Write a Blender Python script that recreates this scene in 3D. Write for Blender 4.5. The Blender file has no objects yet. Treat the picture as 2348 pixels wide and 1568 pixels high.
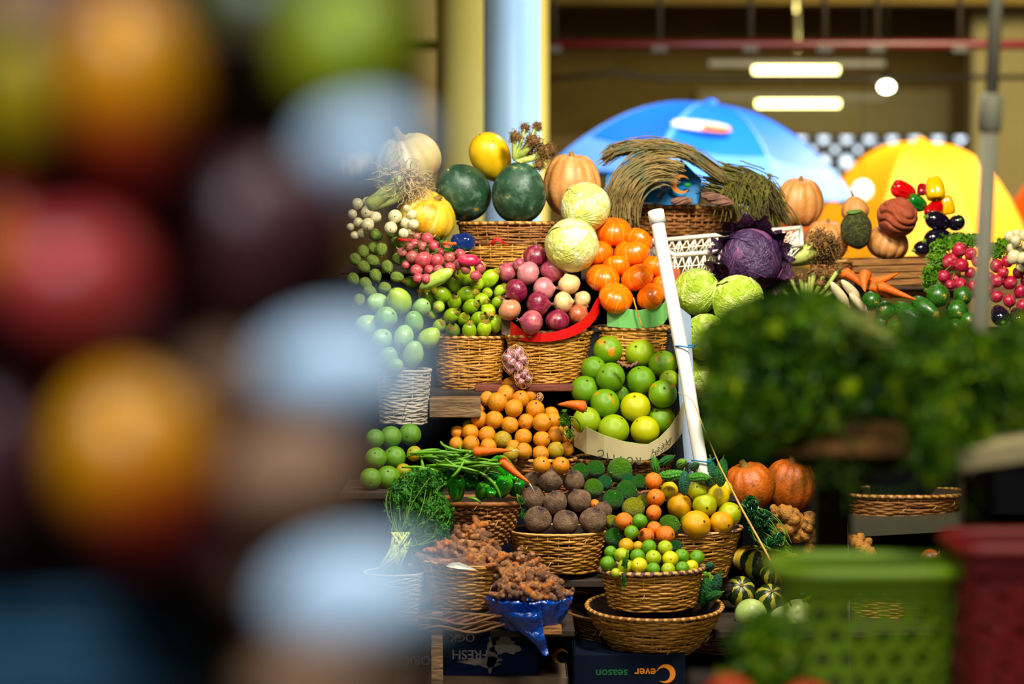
import bpy, math, random
import numpy as np
from mathutils import Vector, Matrix, Quaternion
C = bpy.context.scene.collection
SC = bpy.context.scene
PI = math.pi
rnd = random.Random(7)

# ------------------------------------------------------------------ camera, world, lights, exposure
F_PX = 5544.0
PITCH = math.atan(284 / F_PX)
CAM = Vector((0, 0, 1.6))
cd = bpy.data.cameras.new('camera'); cam = bpy.data.objects.new('camera', cd); C.objects.link(cam)
cam.location = CAM; cam.rotation_euler = (PI / 2 - PITCH, 0, 0)
cd.sensor_width = 36; cd.lens = F_PX * 36 / 2348
cd.clip_start = 0.05; cd.clip_end = 200
cd.dof.use_dof = True; cd.dof.focus_distance = 6.45; cd.dof.aperture_fstop = 1.95; cd.dof.aperture_blades = 0
SC.camera = cam
SC.view_settings.view_transform = 'Standard'; SC.view_settings.look = 'None'
SC.view_settings.gamma = 1; SC.view_settings.exposure = 0.0; SC.view_settings.use_curve_mapping = False
SC.cycles.use_denoising = True
SC.cycles.max_bounces = 6; SC.cycles.diffuse_bounces = 3; SC.cycles.glossy_bounces = 3
SC.cycles.transparent_max_bounces = 6; SC.cycles.sample_clamp_indirect = 4

w = bpy.data.worlds.new('sky'); SC.world = w; w.use_nodes = True
w.node_tree.nodes['Background'].inputs[0].default_value = (0.75, 0.88, 1.0, 1)
w.node_tree.nodes['Background'].inputs[1].default_value = 3.0

def area(name, loc, target, sx, sy, watts, col):
    l = bpy.data.lights.new(name, 'AREA'); l.shape = 'RECTANGLE'; l.size = sx; l.size_y = sy
    l.energy = watts; l.color = col
    o = bpy.data.objects.new(name, l); C.objects.link(o); o.location = loc
    o.rotation_euler = (Vector(target) - Vector(loc)).to_track_quat('-Z', 'Y').to_euler()
    return o
area('stall_lamp', (0.75, 5.15, 3.0), (0.15, 6.75, 1.1), 0.42, 0.3, 92, (1.0, 0.96, 0.82))
area('stall_fill', (-0.75, 5.2, 3.1), (-0.2, 6.8, 1.1), 0.42, 0.3, 34, (1.0, 0.96, 0.86))  # added fill, weaker than the key lamp, with no fixture of its own
area('aisle_fill', (1.1, 2.3, 4.2), (1.0, 3.8, 1.2), 1.2, 0.3, 70, (1.0, 0.96, 0.72))  # added unseen light that brightens the parsley and plastic baskets
area('near_left_fill', (-0.4, 0.15, 2.9), (-0.22, 1.1, 1.5), 0.6, 0.4, 34, (0.86, 0.93, 1.0))  # added cool fill for the near fruit stack; the hall has no entrance
area('column_fill', (1.2, 9.0, 3.6), (0.0, 10.2, 2.0), 0.5, 0.5, 60, (0.72, 0.88, 1.0))  # added cool light aimed at the pale blue column
area('hall_lamp', (4.2, 14.0, 4.25), (3.0, 17, 0.5), 2.5, 0.3, 430, (1.0, 0.90, 0.55))
area('umbrella_lamp', (1.5, 10.4, 4.2), (1.4, 13, 1.9), 0.9, 0.5, 210, (0.92, 0.96, 1.0))
area('far_lamp', (5.5, 24, 4.2), (5.5, 30, 1.5), 5.0, 0.4, 380, (1.0, 0.84, 0.42))

def P(px, py, Y):
    x = (px - 1174) / F_PX; z = -(py - 784) / F_PX
    c, s = math.cos(PITCH), math.sin(PITCH)
    d = Vector((x, c + z * s, -s + z * c))
    return CAM + d * (Y / d.y)
def S(Y): return F_PX / Y          # pixels per metre at distance Y
def zof(py, Y): return P(1174, py, Y).z
def xof(px, Y): return P(px, 784, Y).x

# ------------------------------------------------------------------ mesh collecting
def lin(c, sat=1.14):
    m = (0.3 * c[0] + 0.59 * c[1] + 0.11 * c[2]); c = [min(255, max(0, m + (v - m) * sat)) for v in c]
    return tuple(((v / 255) / 12.92 if v / 255 <= 0.04045 else ((v / 255 + 0.055) / 1.055) ** 2.4) for v in c) + (1.0,)

class G:
    def __init__(s): s.v = []; s.f = []; s.m = []; s.n = 0
    def add(s, V, Fc, mi=0):
        V = np.asarray(V, float)
        s.v.append(V); o = s.n; s.n += len(V)
        if isinstance(Fc, np.ndarray): Fc = (Fc + o).tolist()
        else: Fc = [[i + o for i in f] for f in Fc]
        s.f += Fc; s.m += (mi if isinstance(mi, list) else [mi] * len(Fc))
        return s
    def grid(s, X, wrapu=False, wrapv=False, mi=0):   # X: (nu, nv, 3)
        nu, nv = X.shape[:2]
        iu = np.arange(nu if wrapu else nu - 1); iv = np.arange(nv if wrapv else nv - 1)
        a, b = np.meshgrid(iu, iv, indexing='ij'); a2 = (a + 1) % nu; b2 = (b + 1) % nv
        q = np.stack([a * nv + b, a2 * nv + b, a2 * nv + b2, a * nv + b2], -1).reshape(-1, 4)
        return s.add(X.reshape(-1, 3), q, mi)
    def tube(s, pts, r, sides=6, cap=True, mi=0):
        p = np.asarray(pts, float); n = len(p)
        r = np.full(n, r) if np.isscalar(r) else np.asarray(r, float)
        t = np.gradient(p, axis=0); t /= np.linalg.norm(t, axis=1)[:, None] + 1e-12
        ref = np.array([0.13, 0.21, 1.0]) if abs(t[:, 2]).mean() < 0.8 else np.array([1.0, 0.17, 0.1])
        a = np.cross(t, ref); a /= np.linalg.norm(a, axis=1)[:, None] + 1e-12
        b = np.cross(t, a)
        th = np.arange(sides) * 2 * PI / sides
        X = p[:, None] + r[:, None, None] * (np.cos(th)[None, :, None] * a[:, None] + np.sin(th)[None, :, None] * b[:, None])
        o = s.n; s.grid(X, wrapv=True, mi=mi)
        if cap:
            s.f += [[o + k for k in range(sides)], [o + (n - 1) * sides + k for k in range(sides)][::-1]]; s.m += [mi, mi]
        return s
    def box(s, c, d, mi=0, bev=0.0):
        c = np.array(c, float); h = np.array(d, float) / 2
        if bev <= 0:
            V = [c + h * np.array(k) for k in ((-1,-1,-1),(1,-1,-1),(1,1,-1),(-1,1,-1),(-1,-1,1),(1,-1,1),(1,1,1),(-1,1,1))]
            return s.add(V, [[0,3,2,1],[4,5,6,7],[0,1,5,4],[1,2,6,5],[2,3,7,6],[3,0,4,7]], mi)
        V = []; 
        for z, k in ((-h[2], bev), (-h[2] + bev, 0), (h[2] - bev, 0), (h[2], bev)):
            for x, y in ((-1,-1),(1,-1),(1,1),(-1,1)):
                xx, yy = x * (h[0] - k), y * (h[1] - k)
                V.append(c + np.array([xx - (x * bev if y * x > 0 and False else 0), yy, z]))
        F = [[3,2,1,0],[12,13,14,15]]
        for l in range(3):
            for k in range(4): F.append([l*4+k, l*4+(k+1)%4, l*4+4+(k+1)%4, l*4+4+k])
        return s.add(V, F, mi)
    def mesh(s, name, mats, smooth=True):
        me = bpy.data.meshes.new(name)
        V = np.concatenate(s.v) if s.v else np.zeros((0, 3))
        me.from_pydata(V.tolist(), [], s.f)
        for m in mats: me.materials.append(m)
        if len(mats) > 1: me.polygons.foreach_set('material_index', s.m)
        if smooth: me.polygons.foreach_set('use_smooth', [True] * len(s.f))
        me.update(); return me

def link(name, data, parent=None, loc=None, rot=None, scale=None, color=None):
    o = bpy.data.objects.new(name, data); C.objects.link(o)
    if parent: o.parent = parent
    if loc is not None: o.location = loc
    if rot is not None:
        if isinstance(rot, Quaternion): o.rotation_mode = 'QUATERNION'; o.rotation_quaternion = rot
        else: o.rotation_euler = rot
    if scale is not None: o.scale = scale if hasattr(scale, '__len__') else (scale,) * 3
    if color is not None: o.color = color
    return o
def tag(o, label, cat, group=None, kind=None):
    o['label'] = label; o['category'] = cat
    if group: o['group'] = group
    if kind: o['kind'] = kind
    return o
def struct(name, me, **k):
    o = link(name, me, **k); o['kind'] = 'structure'; return o
def empty(name, loc, label, cat, group=None, rot=None):
    return tag(link(name, None, None, loc, rot), label, cat, group)

# ------------------------------------------------------------------ materials
class NT:
    def __init__(s, name):
        s.m = bpy.data.materials.new(name); s.m.use_nodes = True; s.t = s.m.node_tree
        s.b = s.t.nodes['Principled BSDF']; s.tc = s.t.nodes.new('ShaderNodeTexCoord')
    def n(s, ty, **k):
        x = s.t.nodes.new(ty)
        for a, b in k.items(): setattr(x, a, b)
        return x
    def l(s, a, b): s.t.links.new(a, b)
    def noise(s, scale, detail=3, vec=None, rough=0.6, dist=0.0):
        x = s.n('ShaderNodeTexNoise'); x.inputs['Scale'].default_value = scale; x.inputs['Detail'].default_value = detail
        x.inputs['Roughness'].default_value = rough; x.inputs['Distortion'].default_value = dist
        s.l(vec if vec is not None else s.coord(), x.inputs['Vector']); return x.outputs[0]
    def coord(s):      # object coordinates, shifted per object so that copies differ
        if not hasattr(s, '_c'):
            oi = s.n('ShaderNodeObjectInfo'); mu = s.n('ShaderNodeMath', operation='MULTIPLY'); mu.inputs[1].default_value = 37.0
            s.l(oi.outputs['Random'], mu.inputs[0]); ad = s.n('ShaderNodeVectorMath', operation='ADD')
            s.l(s.tc.outputs['Object'], ad.inputs[0]); s.l(mu.outputs[0], ad.inputs[1]); s._c = ad.outputs[0]
        return s._c
    def ramp(s, v, lo, hi):
        r = s.n('ShaderNodeMapRange'); r.interpolation_type = 'SMOOTHSTEP'
        r.inputs['From Min'].default_value = lo; r.inputs['From Max'].default_value = hi; s.l(v, r.inputs['Value']); return r.outputs[0]
    def math(s, op, a, b=None):
        x = s.n('ShaderNodeMath', operation=op)
        for i, v in enumerate((a, b)):
            if v is None: continue
            if isinstance(v, (int, float)): x.inputs[i].default_value = v
            else: s.l(v, x.inputs[i])
        return x.outputs[0]
    def mix(s, f, a, b):
        x = s.n('ShaderNodeMix', data_type='RGBA')
        for i, v in ((0, f), (6, a), (7, b)):
            if isinstance(v, (int, float)): x.inputs[i].default_value = v
            elif isinstance(v, tuple): x.inputs[i].default_value = v
            else: s.l(v, x.inputs[i])
        return x.outputs[2]
    def objcol(s): return s.n('ShaderNodeObjectInfo').outputs['Color']

def skin(name, base=None, c2=None, s2=2.0, r2=(0.45, 0.65), f2=1.0, var=0.25, vs=3.0, cap=None, capz=(0.8, 0.97), bot=None,
         speck=None, ss=25, st=(0.62, 0.7), stripe=None, rough=0.4, bump=0.0, bs=20, sss=0.0, coat=0.0, metal=0.0, veins=None, spec=0.5,
         stretch=None):
    t = NT(name)
    col = t.objcol() if base is None else lin(base)
    vec = None
    if stretch:
        mp = t.n('ShaderNodeMapping'); mp.inputs['Scale'].default_value = stretch; t.l(t.coord(), mp.inputs['Vector']); vec = mp.outputs[0]
    if var:
        dk = t.n('ShaderNodeHueSaturation'); dk.inputs['Value'].default_value = 1 - var; dk.inputs['Saturation'].default_value = 1.08
        if isinstance(col, tuple): dk.inputs['Color'].default_value = col
        else: t.l(col, dk.inputs['Color'])
        col = t.mix(t.ramp(t.noise(vs, 4, vec), 0.35, 0.68), col, dk.outputs[0])
    if c2: col = t.mix(t.math('MULTIPLY', t.ramp(t.noise(s2, 3, vec), *r2), f2), col, lin(c2))
    if stripe:     # (n, colour, lo, hi, wobble): meridian stripes about the local z axis
        sp = t.n('ShaderNodeSeparateXYZ'); t.l(t.tc.outputs['Object'], sp.inputs[0])
        a = t.math('ARCTAN2', sp.outputs[1], sp.outputs[0]); a = t.math('MULTIPLY', a, stripe[0])
        a = t.math('ADD', a, t.math('MULTIPLY', t.noise(5, 3), stripe[4])); a = t.math('COSINE', a)
        col = t.mix(t.ramp(a, stripe[2], stripe[3]), col, lin(stripe[1]))
    if cap or bot:
        sp = t.n('ShaderNodeSeparateXYZ'); t.l(t.tc.outputs['Object'], sp.inputs[0])
        nz = t.math('MULTIPLY', t.math('SUBTRACT', t.noise(6, 4), 0.5), 0.5)
        if cap: col = t.mix(t.ramp(t.math('ADD', sp.outputs[2], nz), *capz), col, lin(cap))
        if bot: col = t.mix(t.ramp(t.math('MULTIPLY', t.math('ADD', sp.outputs[2], nz), -1), *capz), col, lin(bot))
    if speck: col = t.mix(t.ramp(t.noise(ss, 2, vec), *st), col, lin(speck))
    b = t.b
    if isinstance(col, tuple): b.inputs['Base Color'].default_value = col
    else: t.l(col, b.inputs['Base Color'])
    b.inputs['Roughness'].default_value = rough; b.inputs['Metallic'].default_value = metal
    b.inputs['Specular IOR Level'].default_value = spec
    b.inputs['Coat Weight'].default_value = coat; b.inputs['Coat Roughness'].default_value = 0.12
    if sss:
        b.inputs['Subsurface Weight'].default_value = sss; b.inputs['Subsurface Scale'].default_value = 0.01
        b.inputs['Subsurface Radius'].default_value = (1, 0.5, 0.2)
    if bump:
        bp = t.n('ShaderNodeBump'); bp.inputs['Strength'].default_value = bump; bp.inputs['Distance'].default_value = 0.02
        t.l(t.noise(bs, 4, vec), bp.inputs['Height']); t.l(bp.outputs[0], b.inputs['Normal'])
    return t.m

def leafmat(name, c, c2, tr=0.35, rough=0.45):
    t = NT(name); col = t.mix(t.ramp(t.noise(14, 3, t.tc.outputs['Object']), 0.35, 0.65), lin(c), lin(c2))
    t.l(col, t.b.inputs['Base Color']); t.b.inputs['Roughness'].default_value = rough
    tl = t.n('ShaderNodeBsdfTranslucent'); t.l(col, tl.inputs[0]); mx = t.n('ShaderNodeMixShader'); mx.inputs[0].default_value = tr
    out = t.t.nodes['Material Output']; t.l(t.b.outputs[0], mx.inputs[1]); t.l(tl.outputs[0], mx.inputs[2]); t.l(mx.outputs[0], out.inputs[0])
    return t.m
def emit(name, c, s):
    t = NT(name); t.b.inputs['Base Color'].default_value = lin(c); t.b.inputs['Emission Color'].default_value = lin(c)
    t.b.inputs['Emission Strength'].default_value = s; return t.m

M = {}
M['citrus'] = skin('citrus_skin', var=0.12, vs=2.0, rough=0.33, bump=0.25, bs=45, sss=0.0, speck=(70, 70, 20), ss=22, st=(0.70, 0.78))
M['citrus_blush'] = skin('citrus_skin_with_orange_blush', var=0.1, vs=2, c2=(232, 128, 20), s2=1.1, r2=(0.56, 0.68), rough=0.33, bump=0.22, bs=45)
M['citrus_rough'] = skin('knobbly_citrus_skin', var=0.35, vs=4, rough=0.42, bump=1.0, bs=9, c2=(120, 150, 30), s2=1.5, r2=(0.55, 0.75), f2=0.5)
M['tamarillo'] = skin('orange_fruit_skin', var=0.26, vs=3, c2=(176, 128, 72), s2=1.8, r2=(0.58, 0.7), f2=0.7, rough=0.42, cap=(140, 100, 74), capz=(0.98, 1.12), speck=(130, 84, 40), ss=7, st=(0.6, 0.72), bump=0.3, bs=14)
M['onion'] = skin('onion_skin', var=0.3, vs=2, rough=0.3, stripe=(16, (222, 160, 160), 0.7, 2.2, 3.0), c2=(206, 134, 104), s2=0.9, r2=(0.52, 0.66), f2=0.5, bump=0.12, bs=8, stretch=(1, 1, 0.25), coat=0.25)
M['onion_pale'] = skin('pale_onion_skin', var=0.15, vs=2, rough=0.32, stripe=(16, (225, 190, 150), 0.7, 1.8, 3.0), c2=(196, 120, 110), s2=1.0, r2=(0.55, 0.72), f2=0.55, stretch=(1, 1, 0.3), coat=0.2)
M['dry'] = skin('dry_husk', (150, 118, 82), var=0.4, vs=8, rough=0.85)
M['pump_or'] = skin('orange_mini_pumpkin_skin', (240, 118, 6), var=0.16, vs=2, rough=0.3, stripe=(9, (252, 180, 62), 0.975, 0.997, 0.8), bump=0.05, bs=12, coat=0.2)
M['pump_tan'] = skin('tan_pumpkin_skin', (222, 162, 104), var=0.18, vs=2.2, c2=(200, 118, 50), s2=1.3, r2=(0.48, 0.72), f2=0.65, rough=0.42, bump=0.15, bs=9, speck=(120, 80, 40), ss=14, st=(0.70, 0.78))
M['pump_deep'] = skin('deep_orange_pumpkin_skin', (196, 104, 34), var=0.25, vs=2.2, c2=(120, 66, 26), s2=1.6, r2=(0.52, 0.75), rough=0.42, bump=0.2, bs=9, speck=(60, 40, 22), ss=11, st=(0.64, 0.72))
M['pump_pale'] = skin('pale_pumpkin_skin', (222, 200, 128), var=0.12, vs=2, stripe=(6, (236, 226, 184), 0.8, 1.0, 1.0), c2=(214, 160, 80), s2=1.2, r2=(0.52, 0.75), rough=0.45, bump=0.1, bs=12)
M['pump_yel'] = skin('yellow_pumpkin_skin', (232, 190, 66), var=0.15, vs=2, stripe=(6, (240, 218, 120), 0.85, 1.0, 1.0), c2=(206, 120, 40), s2=1.0, r2=(0.55, 0.75), rough=0.4, bump=0.1, bs=12, speck=(92, 78, 36), ss=16, st=(0.64, 0.72))
M['pump_green'] = skin('green_grey_pumpkin_skin', (150, 165, 122), var=0.3, vs=3, stripe=(6, (190, 198, 160), 0.7, 1.0, 1.0), rough=0.5, bump=0.2, bs=10)
M['wmelon'] = skin('dark_watermelon_rind', (40, 72, 50), var=0.45, vs=1.7, c2=(98, 128, 104), s2=2.6, r2=(0.46, 0.72), f2=0.7, rough=0.45, speck=(186, 146, 48), ss=2.6, st=(0.685, 0.71), bump=0.1, bs=14)
M['ymelon'] = skin('yellow_melon_rind', (228, 186, 40), var=0.16, vs=1.5, c2=(150, 100, 34), s2=1.4, r2=(0.64, 0.76), rough=0.36)
M['cab_w'] = skin('pale_cabbage_leaf', (226, 224, 122), var=0.16, vs=2.5, c2=(238, 238, 190), s2=1.2, r2=(0.4, 0.6), rough=0.42, bump=0.5, bs=5, sss=0.0)
M['cab_g'] = skin('green_cabbage_leaf', (176, 200, 74), var=0.25, vs=2.5, c2=(214, 224, 140), s2=1.6, r2=(0.48, 0.66), rough=0.42, bump=0.6, bs=6)
M['cab_p'] = skin('purple_cabbage_leaf', (68, 44, 76), var=0.35, vs=3, c2=(104, 90, 124), s2=1.6, r2=(0.48, 0.7), f2=0.5, rough=0.34, bump=0.6, bs=6)
M['cab_po'] = skin('dark_purple_outer_leaf', (66, 28, 60), var=0.4, vs=4, c2=(52, 58, 70), s2=2.2, r2=(0.5, 0.7), rough=0.34, bump=0.7, bs=9)
M['vein'] = skin('leaf_vein', (204, 212, 130), var=0.1, rough=0.5)
M['vein_p'] = skin('purple_leaf_vein', (120, 70, 110), var=0.1, rough=0.5)
M['gpepper'] = skin('green_pepper_skin', var=0.2, vs=1.5, rough=0.14, coat=0.6)
M['beet'] = skin('beetroot_skin', (122, 94, 70), var=0.4, vs=3, c2=(150, 124, 96), s2=1.6, r2=(0.45, 0.7), f2=0.7, speck=(76, 54, 50), ss=8, st=(0.62, 0.74), rough=0.75, bump=0.6, bs=10, cap=(62, 46, 52), capz=(0.85, 1.1))
M['turm'] = skin('turmeric_skin', var=0.4, vs=3, c2=(112, 78, 60), s2=2.4, r2=(0.45, 0.65), speck=(214, 112, 36), ss=4, st=(0.66, 0.72), rough=0.65, bump=0.6, bs=12)
M['ginger'] = skin('ginger_skin', (184, 128, 56), var=0.35, vs=3, c2=(92, 62, 34), s2=3, r2=(0.55, 0.7), rough=0.65, bump=0.5, bs=10)
M['carrot'] = skin('carrot_skin', (238, 112, 18), var=0.2, vs=3, rough=0.42, bump=0.35, bs=9, stretch=(1, 1, 3))
M['cour'] = skin('round_courgette_skin', var=0.22, vs=2, rough=0.28, coat=0.25, speck=(190, 205, 100), ss=26, st=(0.66, 0.74))
M['petal'] = skin('withered_courgette_flower', (150, 162, 40), var=0.3, vs=4, c2=(222, 150, 26), s2=3.0, r2=(0.5, 0.62), rough=0.6, bump=0.5, bs=14)
M['scar'] = skin('dry_flower_scar', (206, 176, 70), var=0.3, vs=8, rough=0.7)
M['mango'] = skin('mango_skin', var=0.22, vs=1.3, rough=0.34, speck=(60, 60, 30), ss=16, st=(0.70, 0.78), c2=(190, 170, 60), s2=0.9, r2=(0.55, 0.8), f2=0.5)
M['nearmango'] = skin('golden_mango_with_red_cheek', (214, 148, 16), var=0.1, vs=1, cap=(172, 40, 14), capz=(-0.25, 0.7), rough=0.35)
M['radish'] = skin('radish_skin', var=0.25, vs=2, rough=0.34, speck=(226, 160, 160), ss=9, st=(0.66, 0.76), c2=(212, 140, 130), s2=1.3, r2=(0.52, 0.72), f2=0.5)
M['wroot'] = skin('cream_root', (224, 208, 170), var=0.2, vs=4, rough=0.45)
M['wbulb'] = skin('white_bulb_skin', (226, 216, 172), var=0.2, vs=2, rough=0.28, coat=0.3)
M['hair'] = skin('pale_root_hair', (238, 212, 156), var=0.3, vs=20, rough=0.7)
M['hairb'] = skin('brown_root_hair', (134, 100, 56), var=0.45, vs=30, rough=0.85)
M['stalk'] = skin('leek_stalk', (198, 204, 120), var=0.2, vs=12, c2=(128, 150, 56), s2=9, rough=0.45)
M['stalkg'] = skin('green_stalk', (104, 140, 44), var=0.3, vs=20, rough=0.5)
M['stem'] = skin('dry_pumpkin_stem', (170, 136, 70), var=0.35, vs=6, rough=0.8, bump=0.6, bs=14)
M['stemg'] = skin('green_fruit_stem', (96, 134, 40), var=0.25, vs=5, rough=0.6)
M['nub'] = skin('dark_stem_scar', (70, 52, 36), var=0.3, vs=9, rough=0.8)
M['bean'] = skin('green_bean_skin', (100, 152, 32), var=0.3, vs=6, rough=0.4)
M['tom'] = skin('ribbed_green_fruit_skin', (112, 132, 52), var=0.3, vs=3, stripe=(6, (150, 166, 92), 0.7, 1.3, 3.5), rough=0.5, bump=0.5, bs=6)
M['bitter'] = skin('bitter_gourd_skin', var=0.35, vs=4, rough=0.35, coat=0.3, bump=0.6, bs=12)
M['bitter'].name = 'bitter_gourd_skin'
M['squash'] = skin('striped_squash_skin', (34, 52, 22), var=0.3, vs=3, stripe=(6, (178, 168, 58), 0.25, 0.55, 2.6), rough=0.38, cap=(176, 140, 80), capz=(1.0, 1.1), speck=(150, 150, 52), ss=10, st=(0.7, 0.76))
M['pmelon'] = skin('pale_green_melon_rind', (176, 194, 116), var=0.14, vs=1.6, c2=(206, 214, 150), s2=1.0, rough=0.38, speck=(96, 78, 40), ss=9, st=(0.72, 0.78))
M['aub'] = skin('aubergine_skin', (20, 16, 30), var=0.3, vs=1.5, rough=0.12, coat=0.7)
M['dgreen'] = skin('dark_courgette_skin', (46, 96, 30), var=0.35, vs=2.5, c2=(104, 146, 52), s2=7, r2=(0.52, 0.72), f2=0.6, rough=0.32, coat=0.3, cap=(168, 150, 76), capz=(0.985, 1.04), bump=0.1)
M['moss'] = skin('mossy_green_root_skin', (108, 110, 48), var=0.5, vs=5, c2=(60, 62, 30), s2=5, r2=(0.4, 0.6), rough=0.85, bump=1.0, bs=9)
M['wicker'] = skin('woven_palm_strand', (206, 152, 74), var=0.42, vs=16, c2=(122, 78, 34), s2=7, r2=(0.5, 0.72), f2=0.7, rough=0.55, bump=0.3, bs=60)
M['wicker_r'] = skin('reddish_wicker_strand', (164, 112, 62), var=0.42, vs=16, c2=(104, 64, 36), s2=7, r2=(0.5, 0.72), f2=0.8, rough=0.55, bump=0.3, bs=60)
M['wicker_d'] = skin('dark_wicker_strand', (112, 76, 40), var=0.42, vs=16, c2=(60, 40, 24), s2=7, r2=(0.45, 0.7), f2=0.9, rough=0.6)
M['wicker_p'] = skin('pale_wicker_strand', (196, 184, 168), var=0.3, vs=16, rough=0.6)
M['bandp'] = skin('purple_rim_band', (98, 62, 78), var=0.35, vs=14, rough=0.6)
M['bandl'] = skin('straw_rim_band', (214, 172, 104), var=0.3, vs=14, rough=0.55)
M['bandd'] = skin('brown_rim_band', (146, 92, 44), var=0.35, vs=14, rough=0.6)
M['liner'] = skin('basket_light_block', (52, 34, 20), var=0.4, vs=16, rough=0.9)
M['wood'] = skin('weathered_plank', (140, 112, 80), var=0.4, vs=5, c2=(88, 66, 46), s2=4, stretch=(1.5, 10, 10), rough=0.85, bump=0.5, bs=8)
M['wood_r'] = skin('reddish_plank', (112, 58, 44), var=0.4, vs=5, stretch=(1.5, 10, 10), rough=0.8, bump=0.4, bs=8)
M['wood_d'] = skin('dark_plank', (52, 38, 28), var=0.4, vs=5, stretch=(1.5, 10, 10), rough=0.85)
M['wood_y'] = skin('crate_slat_wood', (160, 112, 60), var=0.4, vs=4, c2=(110, 72, 38), s2=4, stretch=(1.5, 12, 12), rough=0.75, bump=0.4, bs=8)
M['navy'] = skin('navy_printed_carton', (5, 16, 36), var=0.25, vs=4, rough=0.8, spec=0.15)
M['navy_worn'] = skin('torn_navy_carton', (8, 28, 60), var=0.3, vs=4, c2=(150, 142, 138), s2=9, r2=(0.6, 0.63), rough=0.8, spec=0.15)
M['boxblue'] = skin('teal_blue_carton', (14, 124, 186), var=0.2, vs=5, rough=0.5)
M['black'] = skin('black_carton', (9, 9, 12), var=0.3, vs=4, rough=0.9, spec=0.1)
M['kraft'] = skin('brown_cardboard', (122, 100, 82), var=0.25, vs=5, rough=0.85)
M['greyc'] = skin('grey_white_torn_paper', (150, 140, 134), var=0.3, vs=12, rough=0.9)
M['red'] = skin('red_cardboard', (206, 14, 14), var=0.15, vs=6, rough=0.5)
M['mint'] = skin('mint_green_cardboard', (128, 190, 112), var=0.12, vs=6, rough=0.5)
M['cream'] = skin('cream_cardboard', (206, 190, 148), var=0.14, vs=5, rough=0.7)
M['limeedge'] = skin('lime_green_card_edge', (150, 206, 70), var=0.1, rough=0.5)
M['bag'] = skin('blue_plastic_film', (8, 66, 158), var=0.35, vs=9, rough=0.16, coat=0.6, bump=0.9, bs=22)
M['pvc'] = skin('white_plastic_pipe', (236, 232, 224), var=0.06, vs=5, rough=0.3)
M['grey'] = skin('light_grey_panel', (150, 164, 182), var=0.08, vs=5, rough=0.5)
M['tie'] = skin('blue_cable_tie', (22, 118, 170), var=0.05, rough=0.4)
M['whitep'] = skin('white_crate_plastic', (232, 226, 210), var=0.06, vs=5, rough=0.4)
M['blackp'] = skin('black_crate_plastic', (16, 17, 20), var=0.1, vs=5, rough=0.45)
M['cloth'] = skin('brown_cotton_cloth', (168, 88, 60), var=0.2, vs=4, rough=0.85, bump=0.3, bs=60)
M['paper'] = skin('white_paper', (226, 222, 212), var=0.08, vs=6, rough=0.7)
M['straw'] = skin('dry_straw', (164, 140, 88), var=0.4, vs=30, c2=(110, 116, 84), s2=12, rough=0.7)
M['strawg'] = skin('greenish_dry_herb', (124, 118, 48), var=0.5, vs=30, c2=(74, 62, 30), s2=14, rough=0.75)
M['twine'] = skin('brown_twine', (138, 102, 84), var=0.4, vs=40, rough=0.85)
M['garlic'] = skin('purple_garlic_skin', (172, 116, 130), var=0.2, vs=3, stripe=(5, (226, 200, 190), 0.7, 1.0, 1.0), rough=0.3, coat=0.5)
M['parsley'] = leafmat('parsley_leaf', (74, 140, 40), (34, 92, 26))
M['parsley_p'] = leafmat('pale_parsley_leaf', (132, 168, 92), (74, 120, 52))
M['parsley_d'] = leafmat('dark_parsley_leaf', (112, 158, 22), (38, 84, 10), tr=0.3)
M['herb_y'] = leafmat('light_herb_leaf', (120, 168, 36), (70, 120, 24))
M['spinach'] = leafmat('dark_green_leaf', (30, 90, 40), (16, 60, 30), tr=0.15, rough=0.3)
M['gplastic'] = skin('green_basket_plastic', (138, 172, 48), var=0.1, vs=3, rough=0.45)
M['maroon'] = skin('maroon_crate_plastic', (140, 46, 46), var=0.12, vs=3, rough=0.5)
M['metal_y'] = skin('painted_steel', (168, 164, 146), var=0.12, vs=6, rough=0.55)
M['metal_d'] = skin('dark_olive_steel', (66, 64, 48), var=0.15, vs=6, rough=0.6)
M['concrete'] = skin('concrete', (140, 122, 84), var=0.18, vs=1.2, rough=0.9)
M['floor'] = skin('market_floor', (96, 88, 78), var=0.3, vs=2, rough=0.8)
M['ceil'] = skin('ceiling_paint', (176, 104, 62), var=0.2, vs=1.0, rough=0.9)
M['beam'] = skin('concrete_beam', (108, 92, 48), var=0.2, vs=1.5, rough=0.9)
M['redpipe'] = skin('red_pipe_paint', (66, 5, 10), var=0.1, rough=0.4)
M['darkm'] = skin('dark_metal', (40, 34, 26), var=0.1, rough=0.6)
M['panel'] = skin('pale_wall_panel', (150, 142, 108), var=0.1, vs=1, rough=0.8)
M['bcol'] = skin('pale_blue_column_paint', (184, 212, 232), var=0.05, vs=1, rough=0.35)
M['ycol'] = skin('cream_column_paint', (206, 190, 110), var=0.08, vs=1, rough=0.6)
M['ublue'] = skin('blue_umbrella_fabric', (20, 120, 236), var=0.08, vs=2, rough=0.45)
M['ublight'] = skin('light_blue_trim_highlight', (120, 170, 240), var=0.05, vs=2, rough=0.5)
M['uorange'] = skin('yellow_orange_umbrella_fabric', (255, 166, 0), var=0.08, vs=2, rough=0.6)
M['uorange2'] = skin('orange_umbrella_fabric', (250, 104, 16), var=0.08, vs=2, rough=0.6)
M['foam'] = skin('pale_blue_foam_net', (206, 230, 250), var=0.1, vs=12, rough=0.7)
M['apple'] = skin('rosy_apple_skin', (184, 76, 74), var=0.2, vs=1.5, rough=0.35)
M['plum'] = skin('dark_plum_skin', (74, 38, 46), var=0.25, vs=2, rough=0.4)
M['potato'] = skin('brown_fruit_skin', (146, 112, 86), var=0.2, vs=2, rough=0.7)
M['oil'] = skin('olive_green_fruit_skin', var=0.15, vs=2, rough=0.4)
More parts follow.
